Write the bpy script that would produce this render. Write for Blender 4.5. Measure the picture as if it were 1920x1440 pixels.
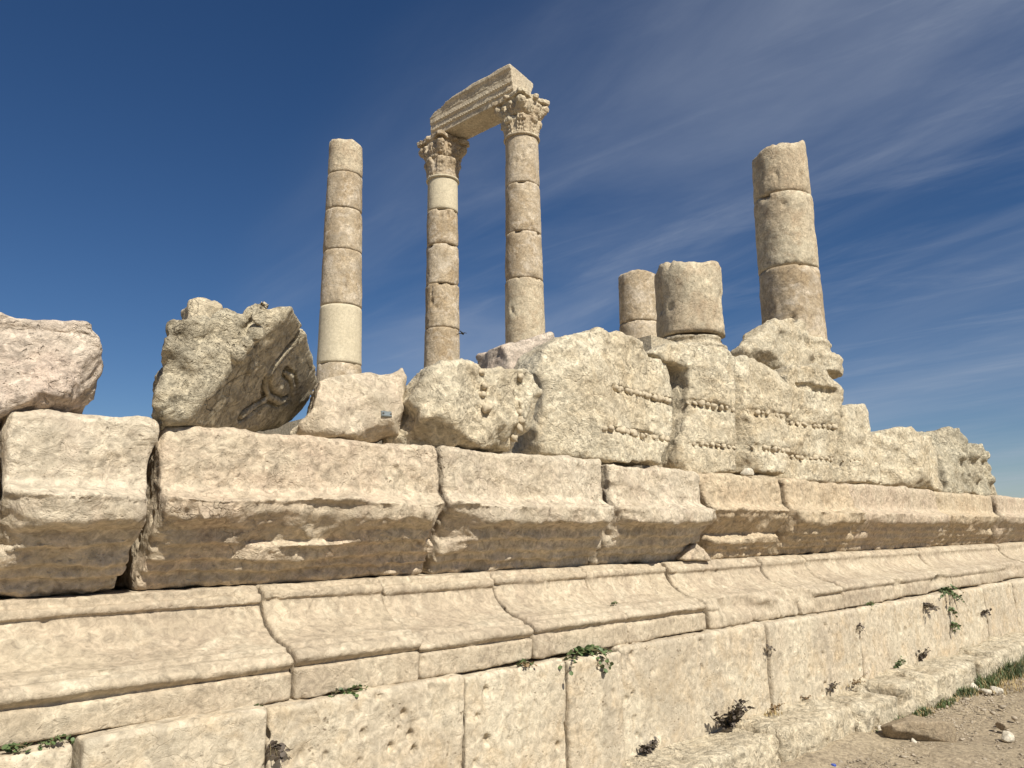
import bpy, math, random
import numpy as np
from mathutils import Matrix, Vector, Euler

for o in list(bpy.data.objects): bpy.data.objects.remove(o)
scene = bpy.context.scene
C = scene.collection
rad = math.radians

# ------------------------------------------------------------------ camera
# world: the ruined wall runs along +X, its face looks to -Y, ground z = 0
F = 1442.0
EYE = np.array([0.0, 0.0, 1.6])
zc = np.array([-105.0, 7286.0, -F]); zc /= np.linalg.norm(zc)
xc = np.array([1550.0, -263.0, -F]); xc -= zc * xc.dot(zc); xc /= np.linalg.norm(xc)
yc = np.cross(zc, xc)
RWC = np.array([xc, yc, zc])
cam = bpy.data.objects.new('camera', bpy.data.cameras.new('camera'))
C.objects.link(cam)
cam.matrix_world = Matrix.Translation(EYE) @ Matrix(RWC.tolist()).to_4x4()
cam.data.sensor_width = 36.0
cam.data.lens = F / 1920.0 * 36.0
cam.data.clip_start = 0.05; cam.data.clip_end = 6000
scene.camera = cam

# ------------------------------------------------------------------ sky, sun
SUN_AZ, SUN_EL = rad(191), rad(46)          # azimuth clockwise from +Y
sunv = Vector((math.sin(SUN_AZ)*math.cos(SUN_EL), math.cos(SUN_AZ)*math.cos(SUN_EL), math.sin(SUN_EL)))
world = bpy.data.worlds.new('World'); scene.world = world; world.use_nodes = True
def setup_world():
    nt = world.node_tree; nt.nodes.clear(); N = nt.nodes.new; L = nt.links.new
    out = N('ShaderNodeOutputWorld'); bg = N('ShaderNodeBackground'); bg.inputs['Strength'].default_value = 0.052
    sky = N('ShaderNodeTexSky'); sky.sky_type = 'NISHITA'; sky.sun_disc = False
    sky.sun_elevation = SUN_EL; sky.sun_rotation = SUN_AZ
    sky.altitude = 900; sky.air_density = 1.0; sky.dust_density = 0.3; sky.ozone_density = 3.0
    tc = N('ShaderNodeTexCoord'); sep = N('ShaderNodeSeparateXYZ'); L(tc.outputs['Generated'], sep.inputs[0])
    zz = N('ShaderNodeMath'); zz.operation = 'MAXIMUM'; L(sep.outputs['Z'], zz.inputs[0]); zz.inputs[1].default_value = 0.0
    za = N('ShaderNodeMath'); za.operation = 'ADD'; L(zz.outputs[0], za.inputs[0]); za.inputs[1].default_value = 0.12
    comb = N('ShaderNodeCombineXYZ')
    for i, ax in enumerate('XY'):
        d = N('ShaderNodeMath'); d.operation = 'DIVIDE'; L(sep.outputs[ax], d.inputs[0]); L(za.outputs[0], d.inputs[1]); L(d.outputs[0], comb.inputs[i])
    def layer(rot, sc, loc, nscale, detail, rough, dist, lo, hi, bias=None):
        m = N('ShaderNodeMapping'); m.vector_type = 'POINT'
        r = N('ShaderNodeVectorRotate'); r.rotation_type = 'Z_AXIS'; r.inputs['Angle'].default_value = rot
        L(comb.outputs[0], r.inputs['Vector']); L(r.outputs[0], m.inputs['Vector'])
        m.inputs['Scale'].default_value = sc; m.inputs['Location'].default_value = loc
        n = N('ShaderNodeTexNoise'); n.inputs['Scale'].default_value = nscale; n.inputs['Detail'].default_value = detail
        n.inputs['Roughness'].default_value = rough; n.inputs['Distortion'].default_value = dist
        L(m.outputs[0], n.inputs['Vector'])
        fac = n.outputs['Fac']
        if bias is not None:
            ad = N('ShaderNodeMath'); ad.operation = 'ADD'; L(fac, ad.inputs[0]); L(bias, ad.inputs[1]); fac = ad.outputs[0]
        mr = N('ShaderNodeMapRange'); mr.interpolation_type = 'SMOOTHSTEP'; L(fac, mr.inputs['Value'])
        mr.inputs['From Min'].default_value = lo; mr.inputs['From Max'].default_value = hi
        return mr.outputs[0]
    # the cirrus field thickens towards +X
    dt = N('ShaderNodeVectorMath'); dt.operation = 'DOT_PRODUCT'; L(comb.outputs[0], dt.inputs[0]); dt.inputs[1].default_value = (1.0, -0.45, 0)
    bi = N('ShaderNodeMapRange'); bi.interpolation_type = 'SMOOTHSTEP'; L(dt.outputs['Value'], bi.inputs['Value'])
    for k_, v_ in zip(('From Min','From Max','To Min','To Max'), (-0.5, 1.9, -0.20, 0.16)): bi.inputs[k_].default_value = v_
    ROT = rad(101)
    streak = layer(ROT, (0.32, 1.05, 1), (3.1, 1.7, 0), 0.95, 8, 0.58, 0.7, 0.30, 0.86)
    body = layer(ROT, (0.22, 0.55, 1), (CLX, CLY, 0), 0.9, 4, 0.5, 0.25, 0.40, 0.68, bi.outputs[0])
    wisps = layer(rad(84), (0.6, 2.6, 1), (0.4, 5.2, 0), 1.6, 8, 0.65, 0.9, 0.45, 0.85)
    m1 = N('ShaderNodeMath'); m1.operation = 'MULTIPLY'; L(streak, m1.inputs[0]); L(body, m1.inputs[1])
    m2 = N('ShaderNodeMath'); m2.operation = 'MULTIPLY'; L(wisps, m2.inputs[0]); m2.inputs[1].default_value = 0.22
    m2b = N('ShaderNodeMath'); m2b.operation = 'MULTIPLY'; L(m2.outputs[0], m2b.inputs[0]); L(body, m2b.inputs[1])
    m3 = N('ShaderNodeMath'); m3.operation = 'MULTIPLY_ADD'; L(m1.outputs[0], m3.inputs[0]); m3.inputs[1].default_value = 0.60; L(m2b.outputs[0], m3.inputs[2])
    m3.use_clamp = True
    mix = N('ShaderNodeMix'); mix.data_type = 'RGBA'
    hs = N('ShaderNodeHueSaturation'); hs.inputs['Saturation'].default_value = 1.22; hs.inputs['Hue'].default_value = 0.506; L(sky.outputs[0], hs.inputs['Color'])
    L(m3.outputs[0], mix.inputs['Factor']); L(hs.outputs[0], mix.inputs['A']); mix.inputs['B'].default_value = (6.4, 7.1, 8.4, 1)
    L(mix.outputs['Result'], bg.inputs['Color']); L(bg.outputs[0], out.inputs['Surface'])
CLX, CLY = 7.1, 2.0
setup_world()
sun = bpy.data.lights.new('sun', 'SUN'); sun.energy = 5.0; sun.angle = rad(0.53); sun.color = (1.0, 0.95, 0.83)
so = bpy.data.objects.new('sun', sun); C.objects.link(so)
so.rotation_euler = sunv.to_track_quat('Z', 'Y').to_euler(); so.location = (-6, -10, 14)
scene.view_settings.view_transform = 'Standard'; scene.view_settings.look = 'None'
scene.view_settings.exposure = 0.38; scene.view_settings.gamma = 1.0
scene.view_settings.use_curve_mapping = False

# ------------------------------------------------------------------ pixel -> place
def ray(u, v):
    return np.array([(u-960)/F, -(v-720)/F, -1.0]) @ RWC.T      # camera depth 1
def onY(u, v, Y):
    d = ray(u, v); return EYE + d * (Y / d[1])
def onZ(u, v, Z):
    d = ray(u, v); return EYE + d * ((Z-1.6) / d[2])
def onD(u, v, D): return EYE + ray(u, v) * D
def zat(u, v, hd):
    d = ray(u, v); return 1.6 + d[2] / math.hypot(d[0], d[1]) * hd
def depth_of(p): return float(-(((np.asarray(p)-EYE) @ RWC)[2]))

# ------------------------------------------------------------------ noise
_rng = np.random.default_rng(7)
TAB = _rng.uniform(-1, 1, (64, 64, 64)).astype(np.float32)
TABF = TAB.ravel()
def vnoise(P):
    Pi = np.floor(P); f = (P - Pi).astype(np.float32); I = Pi.astype(np.int64)
    f = f*f*f*(f*(f*6-15)+10)
    x0, y0, z0 = I[:,0] & 63, I[:,1] & 63, I[:,2] & 63
    x1, y1, z1 = (x0+1) & 63, (y0+1) & 63, (z0+1) & 63
    x0 *= 4096; x1 *= 4096; y0 *= 64; y1 *= 64
    fx, fy, fz = f[:,0], f[:,1], f[:,2]
    def lx(a, b):
        p = TABF[x0+a+b]; return p + (TABF[x1+a+b]-p)*fx
    a = lx(y0, z0); b = lx(y1, z0); c = lx(y0, z1); d = lx(y1, z1)
    a += (b-a)*fy; c += (d-c)*fy
    return a + (c-a)*fz
def fbm(P, scale, octv=3, seed=0.0, gain=0.5):
    r = np.zeros(len(P), np.float32); amp = 1.0; s = scale
    for i in range(octv):
        r += amp * vnoise(P*s + (seed*7.31 + i*17.13, seed*3.7+5.2, seed*1.9-i*9.1)); amp *= gain; s *= 2.03
    return r
def worley(P, scale, seed=0):
    Q = P*scale + seed*3.77; I = np.floor(Q).astype(np.int64); f = Q - I
    best = np.full(len(P), 9.0, np.float32); hid = np.zeros(len(P), np.float32)
    for dx in (-1,0,1):
        for dy in (-1,0,1):
            for dz in (-1,0,1):
                k = ((I[:,0]+dx)&63)*4096 + ((I[:,1]+dy)&63)*64 + ((I[:,2]+dz)&63)
                h = TABF[k]; jx = TABF[(k*5+11)%262144]; jy = TABF[(k*13+7)%262144]; jz = TABF[(k*29+3)%262144]
                d = (dx+.5+.45*jx-f[:,0])**2 + (dy+.5+.45*jy-f[:,1])**2 + (dz+.5+.45*jz-f[:,2])**2
                m = d < best; best[m] = d[m]; hid[m] = h[m]
    return np.sqrt(best), hid

# ------------------------------------------------------------------ meshing
def surface_nets(D, lo, h):
    S = D < 0
    nx, ny, nz = D.shape
    cnt = np.zeros((nx-1, ny-1, nz-1), np.int8)
    corners = [(i,j,k) for i in (0,1) for j in (0,1) for k in (0,1)]
    for i,j,k in corners: cnt += S[i:nx-1+i, j:ny-1+j, k:nz-1+k]
    act = (cnt > 0) & (cnt < 8)
    cells = np.argwhere(act)
    idx = np.full(act.shape, -1, np.int32); idx[act] = np.arange(len(cells), dtype=np.int32)
    vals = {c: D[cells[:,0]+c[0], cells[:,1]+c[1], cells[:,2]+c[2]] for c in corners}
    acc = np.zeros((len(cells), 3), np.float32); n = np.zeros(len(cells), np.float32)
    for a in corners:
        for ax in range(3):
            if a[ax]: continue
            b = list(a); b[ax] = 1; b = tuple(b)
            va, vb = vals[a], vals[b]; m = (va < 0) != (vb < 0)
            t = va[m] / (va[m]-vb[m])
            p = np.tile(np.array(a, np.float32), (int(m.sum()), 1)); p[:,ax] += t
            acc[m] += p; n[m] += 1
    V = (cells + acc / n[:,None]) * h + lo
    quads = []
    sx = S[:-1,1:-1,1:-1] != S[1:,1:-1,1:-1]
    e = np.argwhere(sx); e[:,1:] += 1
    if len(e):
        q = np.stack([idx[e[:,0],e[:,1]-1,e[:,2]-1], idx[e[:,0],e[:,1],e[:,2]-1], idx[e[:,0],e[:,1],e[:,2]], idx[e[:,0],e[:,1]-1,e[:,2]]], 1)
        fl = ~S[e[:,0],e[:,1],e[:,2]]; q[fl] = q[fl][:,::-1]; quads.append(q)
    sy = S[1:-1,:-1,1:-1] != S[1:-1,1:,1:-1]
    e = np.argwhere(sy); e[:,0] += 1; e[:,2] += 1
    if len(e):
        q = np.stack([idx[e[:,0]-1,e[:,1],e[:,2]-1], idx[e[:,0]-1,e[:,1],e[:,2]], idx[e[:,0],e[:,1],e[:,2]], idx[e[:,0],e[:,1],e[:,2]-1]], 1)
        fl = ~S[e[:,0],e[:,1],e[:,2]]; q[fl] = q[fl][:,::-1]; quads.append(q)
    sz = S[1:-1,1:-1,:-1] != S[1:-1,1:-1,1:]
    e = np.argwhere(sz); e[:,0] += 1; e[:,1] += 1
    if len(e):
        q = np.stack([idx[e[:,0]-1,e[:,1]-1,e[:,2]], idx[e[:,0],e[:,1]-1,e[:,2]], idx[e[:,0],e[:,1],e[:,2]], idx[e[:,0]-1,e[:,1],e[:,2]]], 1)
        fl = ~S[e[:,0],e[:,1],e[:,2]]; q[fl] = q[fl][:,::-1]; quads.append(q)
    return V.astype(np.float32), np.concatenate(quads)

def vert_normals(V, Q):
    a = V[Q[:,2]]-V[Q[:,0]]; b = V[Q[:,3]]-V[Q[:,1]]
    fn = np.cross(a, b)
    N = np.zeros_like(V)
    for k in range(4):
        for ax in range(3): N[:,ax] += np.bincount(Q[:,k], fn[:,ax], len(V))
    N /= np.maximum(np.linalg.norm(N, axis=1, keepdims=True), 1e-9)
    return N

def np_mesh(name, V, Q, smooth=True):
    me = bpy.data.meshes.new(name); k = Q.shape[1]
    me.vertices.add(len(V)); me.vertices.foreach_set('co', np.ascontiguousarray(V, np.float32).ravel())
    me.loops.add(Q.size); me.loops.foreach_set('vertex_index', np.ascontiguousarray(Q, np.int32).ravel())
    me.polygons.add(len(Q)); me.polygons.foreach_set('loop_start', np.arange(0, Q.size, k, dtype=np.int32))
    me.polygons.foreach_set('loop_total', np.full(len(Q), k, np.int32))
    if smooth: me.polygons.foreach_set('use_smooth', np.ones(len(Q), bool))
    me.update(); me.validate()
    return me

def tag(o, label=None, cat=None, group=None, kind=None):
    for k, v in (('label', label), ('category', cat), ('group', group), ('kind', kind)):
        if v: o[k] = v
    return o
def empty(name, loc):
    o = bpy.data.objects.new(name, None); C.objects.link(o); o.location = [float(c) for c in loc]
    o.empty_display_size = 0.2
    return o
def add_obj(name, me, mat=None, parent=None, loc=None):
    """mesh data already relative to loc (world)"""
    o = bpy.data.objects.new(name, me); C.objects.link(o)
    if mat is not None and not me.materials: me.materials.append(mat)
    loc = np.zeros(3) if loc is None else np.asarray(loc, float)
    if parent is not None:
        o.parent = parent
        w = np.zeros(3); p = parent
        while p is not None: w = w + np.array(p.location); p = p.parent
        loc = loc - w
    o.location = [float(c) for c in loc]
    return o

def weather(P, N, amp, seed, pits=1.0):
    """fine relief: warped flaky ridges, hollows and shell pits; returns the displacement"""
    s = seed*1.37
    W = P + 0.035*np.stack([vnoise(P*9+s), vnoise(P*9+s+31), vnoise(P*9+s+77)], 1)
    r = (0.55 - np.abs(vnoise(W*11+s)))*1.1 + (0.45-np.abs(vnoise(W*24+s+9)))*0.7 + vnoise(W*52+s+3)*0.38
    mod = 0.65 + 0.5*vnoise(P*2.7+s+50)
    q = fbm(W, 7.0, 3, seed+2.0)*2.6; fl = np.floor(q); fr = q-fl
    q = (fl + np.clip((fr-0.78)/0.22, 0, 1))/2.6            # scaling: thin flakes with sharp edges
    d = amp*(r*mod + 1.1*q*np.clip(0.9+vnoise(P*1.9+s+80), 0.1, 1.6))
    if pits > 0:
        f, hsh = worley(P*np.array([1,1,0.75]), 15, seed)
        m = np.clip((0.31 - f)/0.12, 0, 1)*(hsh > (0.45 if pits < 1.5 else 0.1))*np.clip(0.5+vnoise(P*3+s+21)*1.6, 0, 1)
        d = d - m*0.014*pits
    return d

def smax(a, b, k):
    h = np.clip(0.5 + 0.5*(a-b)/k, 0, 1); return b + (a-b)*h + k*h*(1-h)
def smin(a, b, k): return -smax(-a, -b, k)

def poly_sdf(px, py, poly):
    """signed distance to polygon, px, py 2-D arrays"""
    poly = np.asarray(poly, float); n = len(poly)
    d = np.full(px.shape, 1e9); s = np.ones(px.shape)
    j = n-1
    for i in range(n):
        ex, ey = poly[j]-poly[i]; wx, wy = px-poly[i,0], py-poly[i,1]
        t = np.clip((wx*ex+wy*ey)/(ex*ex+ey*ey+1e-12), 0, 1)
        d = np.minimum(d, (wx-ex*t)**2+(wy-ey*t)**2)
        c1 = py >= poly[i,1]; c2 = py < poly[j,1]; c3 = ex*wy > ey*wx
        f = (c1 & c2 & c3) | (~c1 & ~c2 & ~c3)
        s = np.where(f, -s, s); j = i
    return (np.sqrt(d)*s).astype(np.float32)

TRIS = [0]
def sdf_stone(name, lo, hi, h, field, mat, parent=None, origin=None, low=(0.012, 3.0), mid=(0.006, 9.0), fine=0.006, pits=1.0, seed=0, post=None, ampf=None, facet=None):
    lo = np.asarray(lo, float) - 3*h; hi = np.asarray(hi, float) + 3*h
    n = np.ceil((hi-lo)/h).astype(int)+1
    ax = [(lo[i] + h*np.arange(n[i])).astype(np.float32) for i in range(3)]
    X, Y, Z = ax[0][:,None,None], ax[1][None,:,None], ax[2][None,None,:]
    D = np.array(np.broadcast_to(field(X, Y, Z), n), dtype=np.float32)
    b = np.abs(D) < (low[0]*1.8+mid[0]*1.6+(facet[0]*1.1 if facet else 0)+2.5*h)
    I = np.argwhere(b)
    P = np.stack([ax[0][I[:,0]], ax[1][I[:,1]], ax[2][I[:,2]]], 1)
    if len(P):
        D[b] += (low[0]*fbm(P, low[1], 2, seed) + mid[0]*(0.4-np.abs(fbm(P, mid[1], 2, seed+4.0))))*(1.0 if ampf is None else ampf(P))
        if facet is not None:
            W_ = P + 0.06*np.stack([vnoise(P*5+seed), vnoise(P*5+seed+13), vnoise(P*5+seed+29)], 1)
            f1, _ = worley(W_*np.array([1,1,1.25]), facet[1], seed*0.37)
            D[b] += facet[0]*(0.33-f1*f1)*(1.0 if ampf is None else ampf(P))*np.clip(1.0+1.2*vnoise(P*1.7+seed), 0.15, 1.8)
    D[0]=D[-1]=1; D[:,0]=D[:,-1]=1; D[:,:,0]=D[:,:,-1]=1
    V, Q = surface_nets(D, lo, h)
    N = vert_normals(V, Q)
    if fine > 0: V = V + N*(weather(V, N, fine, seed, pits)*(1.0 if ampf is None else ampf(V)))[:,None]
    if post is not None: V = post(V)
    org = np.array([(V[:,0].min()+V[:,0].max())/2, (V[:,1].min()+V[:,1].max())/2, V[:,2].min()]) if origin is None else np.asarray(origin, float)
    me = np_mesh(name, V-org, Q); TRIS[0] += len(Q)*2
    return add_obj(name, me, mat, parent, org)

def hfor(p, k=0.0027, mn=0.0078, mx=0.035):
    if p[0] < 0.25: return 0.022                          # wholly beside the view
    return float(min(mx, max(mn, depth_of(p)*k)))

# ------------------------------------------------------------------ materials
def limestone(name, c1, c2, c3, grey=0.3, greycol=(0.22,0.185,0.13), bump=0.6, tone=0.42, pit=0.5, scale=1.0, patch=0.5, streak=0.0):
    m = bpy.data.materials.new(name); m.use_nodes = True; nt = m.node_tree; nt.nodes.clear()
    N = nt.nodes.new; L = nt.links.new
    out = N('ShaderNodeOutputMaterial'); bs = N('ShaderNodeBsdfPrincipled'); L(bs.outputs[0], out.inputs['Surface'])
    bs.inputs['Roughness'].default_value = 0.92; bs.inputs['Specular IOR Level'].default_value = 0.18
    tc = N('ShaderNodeTexCoord'); oi = N('ShaderNodeObjectInfo')
    rm = N('ShaderNodeMath'); rm.operation = 'MULTIPLY'; L(oi.outputs['Random'], rm.inputs[0]); rm.inputs[1].default_value = 61.0
    vec = N('ShaderNodeVectorMath'); vec.operation = 'ADD'; L(tc.outputs['Object'], vec.inputs[0]); L(rm.outputs[0], vec.inputs[1])
    def noise(sc, det, rough=0.55, dist=0.0, v=vec):
        n = N('ShaderNodeTexNoise'); n.inputs['Scale'].default_value = sc*scale; n.inputs['Detail'].default_value = det
        n.inputs['Roughness'].default_value = rough; n.inputs['Distortion'].default_value = dist
        L(v.outputs[0], n.inputs['Vector']); return n.outputs['Fac']
    def rng(v, a, b, c=0.0, d=1.0):
        r = N('ShaderNodeMapRange'); L(v, r.inputs['Value'])
        for k, x in zip(('From Min','From Max','To Min','To Max'), (a,b,c,d)): r.inputs[k].default_value = x
        return r.outputs[0]
    def mixc(f, a, b, mode='MIX'):
        x = N('ShaderNodeMix'); x.data_type = 'RGBA'; x.blend_type = mode
        if isinstance(f, float): x.inputs['Factor'].default_value = f
        else: L(f, x.inputs['Factor'])
        for s, v in (('A', a), ('B', b)):
            if isinstance(v, tuple): x.inputs[s].default_value = (*v, 1)
            else: L(v, x.inputs[s])
        return x.outputs['Result']
    def mul(a, b):
        x = N('ShaderNodeMath'); x.operation = 'MULTIPLY'
        for i, v in enumerate((a, b)):
            if isinstance(v, (int, float)): x.inputs[i].default_value = v
            else: L(v, x.inputs[i])
        return x.outputs[0]
    def add(a, b):
        x = N('ShaderNodeMath'); x.operation = 'ADD'
        for i, v in enumerate((a, b)):
            if isinstance(v, (int, float)): x.inputs[i].default_value = v
            else: L(v, x.inputs[i])
        return x.outputs[0]
    big = noise(1.6, 4, 0.6, 0.6); med = noise(5.0, 6, 0.62, 1.0); fin = noise(26, 8, 0.7, 0.8); grain = noise(120, 5, 0.7, 0.4)
    col = mixc(rng(big, 0.38, 0.62), c1, c2)
    col = mixc(mul(rng(med, 0.48, 0.70), patch), col, c3)
    # grey lichen / weathering crust in patches of its own
    lich = noise(3.1, 9, 0.72, 0.8); lm = mul(rng(lich, 0.50, 0.66), rng(fin, 0.35, 0.6))
    col = mixc(mul(lm, grey), col, greycol)
    v1 = rng(fin, 0.32, 0.68, 1.0-tone*1.15, 1.0+tone*0.8); v2 = rng(grain, 0.3, 0.7, 0.92, 1.08)
    vv = N('ShaderNodeCombineXYZ'); t = mul(v1, v2)
    for i in range(3): L(t, vv.inputs[i])
    col = mixc(1.0, col, vv.outputs[0], 'MULTIPLY')
    if streak > 0:
        mp = N('ShaderNodeVectorMath'); mp.operation = 'MULTIPLY'; L(vec.outputs[0], mp.inputs[0]); mp.inputs[1].default_value = (1, 1, 0.10)
        st = rng(noise(7.0, 6, 0.6, 0.3, mp), 0.50, 0.68)
        col = mixc(mul(st, streak), col, (0.33, 0.28, 0.215))
    # pits: shell moulds
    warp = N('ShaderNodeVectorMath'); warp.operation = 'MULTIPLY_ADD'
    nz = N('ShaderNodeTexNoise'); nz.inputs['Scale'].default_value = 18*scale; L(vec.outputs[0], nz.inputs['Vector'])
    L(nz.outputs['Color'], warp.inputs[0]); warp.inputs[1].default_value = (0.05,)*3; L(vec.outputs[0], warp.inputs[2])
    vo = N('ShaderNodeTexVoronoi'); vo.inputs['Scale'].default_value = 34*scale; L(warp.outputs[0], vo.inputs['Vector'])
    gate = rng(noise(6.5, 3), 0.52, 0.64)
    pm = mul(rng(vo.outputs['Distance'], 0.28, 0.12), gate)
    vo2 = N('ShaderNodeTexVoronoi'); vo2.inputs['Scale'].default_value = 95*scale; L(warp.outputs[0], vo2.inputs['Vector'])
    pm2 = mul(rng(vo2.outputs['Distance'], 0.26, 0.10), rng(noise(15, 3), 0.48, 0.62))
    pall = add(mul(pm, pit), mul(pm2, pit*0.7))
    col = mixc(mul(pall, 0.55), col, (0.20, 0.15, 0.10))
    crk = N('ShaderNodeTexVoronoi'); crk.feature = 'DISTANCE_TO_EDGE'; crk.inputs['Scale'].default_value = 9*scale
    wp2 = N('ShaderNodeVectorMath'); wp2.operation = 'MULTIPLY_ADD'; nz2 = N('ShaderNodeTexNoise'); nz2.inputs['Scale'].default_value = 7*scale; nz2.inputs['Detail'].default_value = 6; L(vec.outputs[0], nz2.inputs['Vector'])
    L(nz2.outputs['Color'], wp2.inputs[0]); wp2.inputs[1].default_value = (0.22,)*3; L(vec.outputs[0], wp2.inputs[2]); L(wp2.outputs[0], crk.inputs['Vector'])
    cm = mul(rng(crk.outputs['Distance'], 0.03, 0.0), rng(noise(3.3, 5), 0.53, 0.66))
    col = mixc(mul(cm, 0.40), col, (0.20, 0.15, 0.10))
    L(col, bs.inputs['Base Color'])
    # relief
    b1 = noise(15, 7, 0.60, 1.1); b2 = noise(55, 8, 0.7, 1.2)
    sn = N('ShaderNodeMath'); sn.operation = 'SNAP'; L(noise(10.5, 5, 0.58, 0.9), sn.inputs[0]); sn.inputs[1].default_value = 0.07
    hgt = add(add(mul(sn.outputs[0], 2.0), add(mul(b1, 1.0), mul(b2, 0.22))), add(mul(cm, -0.5), mul(pall, -0.9)))
    bp = N('ShaderNodeBump'); bp.inputs['Strength'].default_value = bump; bp.inputs['Distance'].default_value = 0.036
    L(hgt, bp.inputs['Height']); L(bp.outputs[0], bs.inputs['Normal'])
    return m

CREAM, OCHRE = (0.56,0.475,0.345), (0.46,0.345,0.205)
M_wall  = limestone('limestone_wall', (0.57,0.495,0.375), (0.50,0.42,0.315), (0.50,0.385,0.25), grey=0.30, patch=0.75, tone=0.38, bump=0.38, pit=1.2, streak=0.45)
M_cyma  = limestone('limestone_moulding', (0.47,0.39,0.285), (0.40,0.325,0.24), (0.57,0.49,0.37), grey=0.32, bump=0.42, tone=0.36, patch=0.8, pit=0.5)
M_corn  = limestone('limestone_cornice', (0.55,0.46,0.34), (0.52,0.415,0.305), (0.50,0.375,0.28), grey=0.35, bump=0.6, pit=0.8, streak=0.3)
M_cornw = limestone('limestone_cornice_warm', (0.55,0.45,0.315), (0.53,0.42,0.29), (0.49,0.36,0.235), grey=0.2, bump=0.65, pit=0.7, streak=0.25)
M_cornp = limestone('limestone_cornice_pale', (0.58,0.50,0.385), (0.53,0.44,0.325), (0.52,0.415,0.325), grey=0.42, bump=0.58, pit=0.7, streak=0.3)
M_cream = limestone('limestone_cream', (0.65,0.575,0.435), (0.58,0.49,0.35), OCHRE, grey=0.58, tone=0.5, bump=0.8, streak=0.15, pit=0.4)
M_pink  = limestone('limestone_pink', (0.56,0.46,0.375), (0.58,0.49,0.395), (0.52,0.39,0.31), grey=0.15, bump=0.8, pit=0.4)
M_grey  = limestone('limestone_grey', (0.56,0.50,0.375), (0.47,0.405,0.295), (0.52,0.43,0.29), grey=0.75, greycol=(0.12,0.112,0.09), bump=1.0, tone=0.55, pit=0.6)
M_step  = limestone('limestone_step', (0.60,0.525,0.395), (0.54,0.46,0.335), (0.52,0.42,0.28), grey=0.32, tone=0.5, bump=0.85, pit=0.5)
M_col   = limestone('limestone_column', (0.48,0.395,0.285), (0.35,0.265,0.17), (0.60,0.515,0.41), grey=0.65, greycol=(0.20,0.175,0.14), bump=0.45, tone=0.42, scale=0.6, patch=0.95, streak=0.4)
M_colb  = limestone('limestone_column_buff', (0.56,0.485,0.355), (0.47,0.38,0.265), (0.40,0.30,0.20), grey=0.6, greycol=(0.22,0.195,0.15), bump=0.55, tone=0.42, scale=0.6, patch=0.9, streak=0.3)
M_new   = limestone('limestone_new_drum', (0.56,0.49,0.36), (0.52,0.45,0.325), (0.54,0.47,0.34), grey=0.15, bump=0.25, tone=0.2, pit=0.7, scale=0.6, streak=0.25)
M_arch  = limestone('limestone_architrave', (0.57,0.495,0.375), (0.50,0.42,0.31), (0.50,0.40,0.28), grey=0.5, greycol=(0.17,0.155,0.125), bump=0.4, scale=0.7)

def simple_mat(name, col, rough=0.8, var=0.25, metal=0.0, scale=20, bump=0.0):
    m = bpy.data.materials.new(name); m.use_nodes = True; nt = m.node_tree; b = nt.nodes['Principled BSDF']
    b.inputs['Roughness'].default_value = rough; b.inputs['Metallic'].default_value = metal
    tc = nt.nodes.new('ShaderNodeTexCoord'); n = nt.nodes.new('ShaderNodeTexNoise'); n.inputs['Scale'].default_value = scale; n.inputs['Detail'].default_value = 5
    nt.links.new(tc.outputs['Object'], n.inputs['Vector'])
    r = nt.nodes.new('ShaderNodeValToRGB'); nt.links.new(n.outputs['Fac'], r.inputs[0])
    r.color_ramp.elements[0].position = 0.3; r.color_ramp.elements[1].position = 0.7
    r.color_ramp.elements[0].color = (*[c*(1-var) for c in col], 1); r.color_ramp.elements[1].color = (*[c*(1+var) for c in col], 1)
    nt.links.new(r.outputs[0], b.inputs['Base Color'])
    if bump:
        bp = nt.nodes.new('ShaderNodeBump'); bp.inputs['Strength'].default_value = bump; bp.inputs['Distance'].default_value = 0.02
        nt.links.new(n.outputs['Fac'], bp.inputs['Height']); nt.links.new(bp.outputs[0], b.inputs['Normal'])
    return m
M_metal = simple_mat('plaque_metal', (0.26,0.29,0.29), 0.45, 0.15, 0.7, 60)
M_screw = simple_mat('screw_metal', (0.10,0.09,0.08), 0.5, 0.2, 0.6, 60)
M_leaf = simple_mat('caper_leaf', (0.085,0.125,0.045), 0.55, 0.35, 0, 9)
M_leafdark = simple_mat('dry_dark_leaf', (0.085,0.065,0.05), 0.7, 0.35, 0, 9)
M_leafdry = simple_mat('dry_leaf', (0.20,0.13,0.065), 0.8, 0.35, 0, 9)
M_stem = simple_mat('stem', (0.13,0.10,0.05), 0.8, 0.3, 0, 20)
M_grass = simple_mat('grass_blade', (0.075,0.105,0.035), 0.6, 0.5, 0, 3.7)
M_straw = simple_mat('straw_blade', (0.36,0.27,0.13), 0.8, 0.35, 0, 2.5)
M_gravel = simple_mat('gravel_stone', (0.36,0.30,0.225), 0.9, 0.35, 0, 3.1, 0.3)
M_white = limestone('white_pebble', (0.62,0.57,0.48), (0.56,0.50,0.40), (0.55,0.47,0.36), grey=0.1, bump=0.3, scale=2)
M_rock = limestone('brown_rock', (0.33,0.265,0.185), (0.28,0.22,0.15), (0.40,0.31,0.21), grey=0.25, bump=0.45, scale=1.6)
M_cap = simple_mat('blue_plastic', (0.02,0.06,0.35), 0.35, 0.1, 0, 30)
M_bird = simple_mat('bird_feather', (0.02,0.018,0.016), 0.7, 0.3, 0, 40)

def dirt_mat():
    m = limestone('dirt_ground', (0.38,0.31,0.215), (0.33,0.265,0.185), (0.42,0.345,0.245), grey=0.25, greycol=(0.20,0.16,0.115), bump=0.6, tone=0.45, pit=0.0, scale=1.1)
    return m
M_dirt = dirt_mat()

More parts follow.
